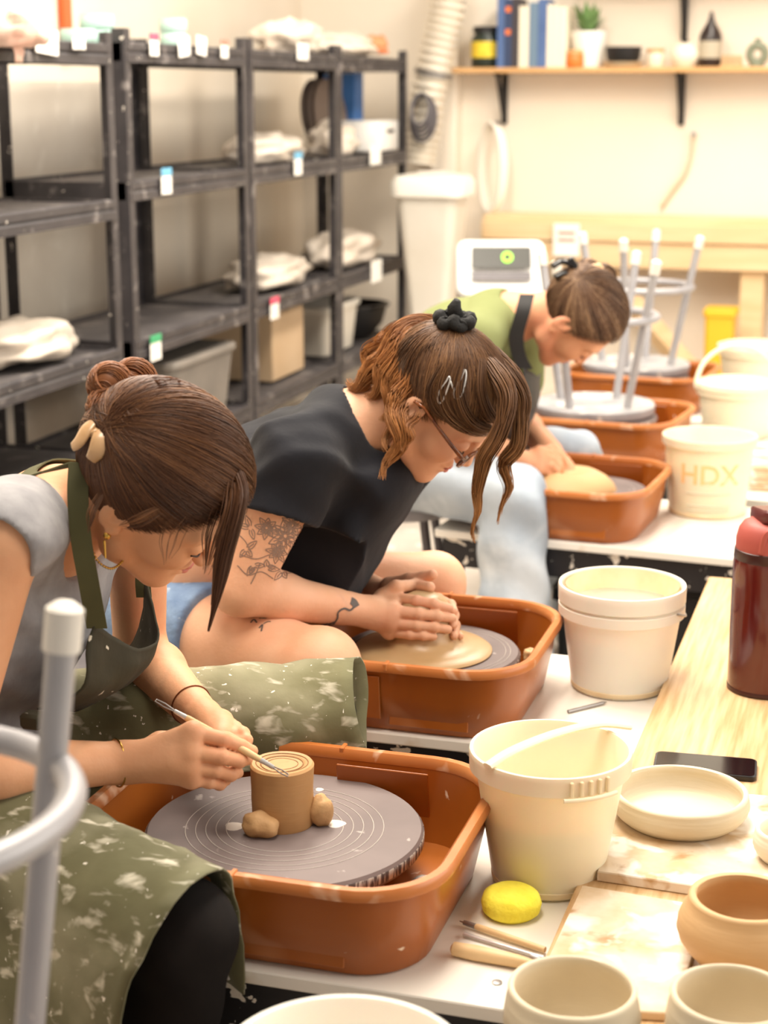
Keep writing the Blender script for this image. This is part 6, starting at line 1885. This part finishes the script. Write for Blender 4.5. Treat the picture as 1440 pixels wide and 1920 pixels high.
o = mesh('tattoo', join(*parts), 'tattoo_soft', p2, smooth=0, world=True); o['kind'] = 'stuff'
parts = [ink(bv2, L_, w_, 'ink', None, None, 8) for L_, w_ in (([(612, 1168), (622, 1172), (632, 1160), (634, 1148), (645, 1141), (656, 1144), (664, 1138)], 0.0035), ([(600, 1172), (614, 1170), (628, 1166)], 0.006), ([(658, 1126), (664, 1130), (668, 1138)], 0.014), ([(648, 1070), (652, 1078), (656, 1084)], 0.008),
          ([(470, 1168), (476, 1162), (482, 1168)], 0.003), ([(486, 1178), (492, 1172), (490, 1184)], 0.003), ([(486, 1160), (494, 1158), (500, 1160)], 0.0025), ([(494, 1170), (502, 1166), (508, 1166)], 0.002))]
for q in parts:
    if q: mesh('tattoo', q, 'tattoo_ink', p2, smooth=0, world=True)
# ------------------------------------------------------------------ potter in the green T-shirt and jeans, farther back
p3 = person((-1.18, 3.98, 0), 'potter in green T-shirt, black apron and light jeans bending over the third wheel')
h3 = Head((-0.741, 3.969, 0.915), (0.374, 0.216, -0.902), None, (0.927, -0.102, 0.36))
f = Field()
pel = np.array([-1.17, 3.98, 0.57]); che = np.array([-1.02, 3.98, 0.832]); upc = np.array([-0.94, 3.98, 0.897])
f.rc(pel, che, 0.095, 0.092, 0.03, squash=(Yax, 1.5)); f.rc(che, upc, 0.092, 0.060, 0.03, squash=(Yax, 1.7))
Rs = np.array([-0.94, 3.80, 0.875]); Re = at_y(872, 815, 3.74); Rw = at_y(985, 868, 3.89)
Ls = np.array([-0.90, 4.15, 0.86]); Le = np.array([-0.93, 4.22, 0.62]); Lw = np.array([-0.80, 4.05, 0.575])
nb = np.array([-0.895, 3.98, 0.905]); nt = h3.w((-0.028, 0, -0.045))
f.rc(nb, Rs, 0.048, 0.048, 0.04); f.rc(nb, Ls, 0.048, 0.048, 0.04); f.rc(nb, nt, 0.052, 0.052, 0.03)
f.rc(Rs, Re, 0.047, 0.040, 0.02); f.chain([Re, Re + (Rw - Re) * 0.3, Rw], [0.038, 0.038, 0.0255], 0.02)
f.rc(Ls, Le, 0.047, 0.040, 0.02); f.chain([Le, Le + (Lw - Le) * 0.3, Lw], [0.038, 0.038, 0.0255], 0.02)
K3 = lambda u, v, D: at_d(u, v, D)
mcp = [K3(1012, 846, 4.05), K3(1016, 858, 4.04), K3(1016, 870, 4.035), K3(1012, 882, 4.03)]
fing = [[K3(1034, 850, 4.06), K3(1048, 862, 4.07), K3(1054, 876, 4.08)], [K3(1036, 862, 4.05), K3(1048, 874, 4.06), K3(1052, 884, 4.07)],
        [K3(1034, 874, 4.04), K3(1044, 884, 4.05), K3(1046, 892, 4.06)], [K3(1026, 886, 4.04), K3(1034, 894, 4.05), K3(1036, 900, 4.05)]]
thumb = [K3(1000, 852, 4.07), K3(1030, 842, 4.09), K3(1050, 856, 4.10), K3(1062, 872, 4.11)]
add_hand(f, Rw, mcp, fing, thumb)
mcpL = [K3(1046, 850, 4.14), K3(1052, 860, 4.14), K3(1052, 868, 4.13), K3(1048, 874, 4.12)]
fingL = [[K3(1062, 862, 4.13), K3(1070, 872, 4.12), K3(1074, 880, 4.11)], [K3(1064, 870, 4.12), K3(1070, 880, 4.11), K3(1072, 888, 4.10)],
         [K3(1062, 878, 4.12), K3(1066, 886, 4.11), K3(1066, 892, 4.10)], [K3(1056, 882, 4.11), K3(1060, 890, 4.10), K3(1060, 896, 4.10)]]
thumbL = [K3(1040, 856, 4.15), K3(1056, 862, 4.15), K3(1066, 872, 4.14), K3(1070, 882, 4.13)]
add_hand(f, Lw, mcpL, fingL, thumbL)
add_head(f, h3)
hb = (h3.o - np.array([0.17, 0.14, 0.16]), h3.o + np.array([0.17, 0.14, 0.16]))
body3 = njoin(f.mesh((-1.34, 3.62, 0.45), (-0.56, 4.34, 1.10), 0.0055, cut=[(hb[0] + 0.007, hb[1] - 0.007)]), f.mesh(hb[0], hb[1], 0.0034))
mesh('body', body3, 'skin_c', p3, smooth=180, world=True)
mat('tshirt_green', (128, 134, 90), 0.9, (119, 125, 81), 8, bump=0.1, bscale=22, spec=0.2)
s = Field()
s.rc(pel, che, 0.115, 0.108, 0.03, squash=(Yax, 1.45)); s.rc(che, upc, 0.106, 0.072, 0.04, squash=(Yax, 1.7))
s.rc(nb + np.array([-0.02, 0, -0.01]), Rs, 0.058, 0.060, 0.04); s.rc(nb + np.array([-0.02, 0, -0.01]), Ls, 0.058, 0.060, 0.04)
ua = (Re - Rs) / np.linalg.norm(Re - Rs); ul = (Le - Ls) / np.linalg.norm(Le - Ls)
s.rc(Rs, Rs + ua * 0.14, 0.060, 0.066, 0.03); s.rc(Ls, Ls + ul * 0.14, 0.060, 0.066, 0.03)
s.rc(nb + np.array([0.008, 0.0, 0.014]), nt, 0.058, 0.066, 0.005, 's')
s.ell(nb + np.array([0.05, 0.0, 0.012]), (0.05, 0.066, 0.05), None, 0.01, 's')
wr = lambda x, y, z: 0.004 * np.sin(30 * z - 26 * x + 5 * np.sin(11 * y)) * (0.4 + 0.6 * np.sin(9 * y + 3) ** 2)
mesh('t_shirt', s.mesh((-1.36, 3.62, 0.45), (-0.72, 4.34, 1.02), 0.006, wr), 'tshirt_green', p3, smooth=180, world=True)
# light jeans
mat('jeans_light', (178, 188, 198), 0.9, (158, 170, 184), 9, bump=0.25, bscale=26, splat=[((206, 214, 222), 7, 0.55, 0.18)])
Rh = np.array([-1.15, 3.88, 0.55]); Rk = at_y(958, 938, 3.72); Lh = np.array([-1.15, 4.07, 0.55]); Lk = at_y(1075, 862, 4.24)
Ra = np.array([-0.80, 3.69, 0.07]); La = np.array([-0.74, 4.26, 0.07])
g = Field()
g.rc(pel, (Rh + Lh) / 2, 0.120, 0.108, 0.03, squash=(Yax, 1.4))
g.rc(Rh, Rk, 0.098, 0.078, 0.04); g.rc(Lh, Lk, 0.098, 0.074, 0.04); g.rc(Rk, Ra, 0.076, 0.090, 0.03); g.rc(Lk, La, 0.072, 0.085, 0.03)
wr = lambda x, y, z: 0.005 * np.sin(44 * z + 18 * x + 3 * np.sin(17 * y)) + 0.003 * np.sin(60 * x + 33 * y)
mesh('jeans', g.mesh((-1.34, 3.55, 0.06), (-0.60, 4.40, 0.74), 0.007, wr), 'jeans_light', p3, smooth=180, world=True)
for a in (Ra, La):
    sf = Field(); sf.rc(a + np.array([-0.04, 0, -0.03]), a + np.array([0.15, 0, -0.04]), 0.042, 0.03, 0.02, squash=(Yax, 1.15)); sf.plane((0, 0, 0.002), (0, 0, -1))
    mesh('shoe', sf.mesh(a + np.array([-0.12, -0.09, -0.1]), a + np.array([0.24, 0.09, 0.08]), 0.007), 'bucket_white', p3, smooth=180, world=True)
# black apron: bib hanging in front, neck strap
A3 = lambda u, v, y: at_y(u, v, y)
bib = [[A3(985, 690, 3.86), A3(1000, 700, 3.92), A3(1008, 705, 3.98), A3(1012, 700, 4.08)],
       [A3(975, 750, 3.85), A3(995, 760, 3.92), A3(1005, 765, 3.98), A3(1008, 755, 4.09)],
       [A3(940, 820, 3.84), A3(960, 830, 3.92), A3(975, 830, 3.98), A3(980, 820, 4.10)]]
mesh('apron_bib', sheet(bib, 5, 6, 0.003, 0.004, 14, 2), 'black_matte', p3, smooth=180, world=True)
C_ = catmull([A3(988, 552, 3.885), A3(980, 585, 3.865), A3(968, 630, 3.86), A3(972, 665, 3.86), A3(985, 692, 3.86)], 5)
mesh('neck_strap', sheet([[c + np.array([-0.017, 0, 0]), c + np.array([0.017, 0.004, 0])] for c in C_], 2, 1, 0.003), 'black_matte', p3, smooth=60, world=True)
# hair gathered in a dark claw clip
hair_cap(h3, 'hair_c', p3)
g3 = h3.hit(1085, 525) - h3.hc; g3 /= np.linalg.norm(g3)
S = scalp(h3, g3, 2400, 23, lift=0.04, spread=0.06, m0=1.0)
strand_obj('hair', S, np.random.RandomState(3).uniform(0.0006, 0.0012, len(S)), 'hair_c', p3, 24)
for (u, v, D, r) in ((1100, 512, 4.02, 0.032), (1130, 520, 4.03, 0.03)):
    c = at_d(u, v, D); core(c, (r,) * 3, 'hair_c', p3, 0.5); bun(h3, c, 130, r, u, 'hair_c', p3, r0=0.0011)
for pts in ([(1035, 500), (1052, 490), (1072, 496), (1088, 510)], [(1040, 520), (1058, 512), (1075, 518), (1090, 526)], [(1068, 484), (1080, 500), (1086, 520)]):
    q = catmull([at_d(u, v, 3.955) for u, v in pts], 5)
    mesh('hair_clip', tube(q, [0.010] * len(q), 10, flat=(1.4, 0.7)), 'black_gloss', p3, smooth=180, world=True)
q = catmull([at_d(u, v, 3.96) for u, v in ((1098, 520), (1108, 505), (1122, 500), (1130, 512))], 5)
mesh('hair_clip', tube(q, [0.008] * len(q), 10), 'clip_beige', p3, smooth=180, world=True)
face_bits(h3, p3, 'hair_c')
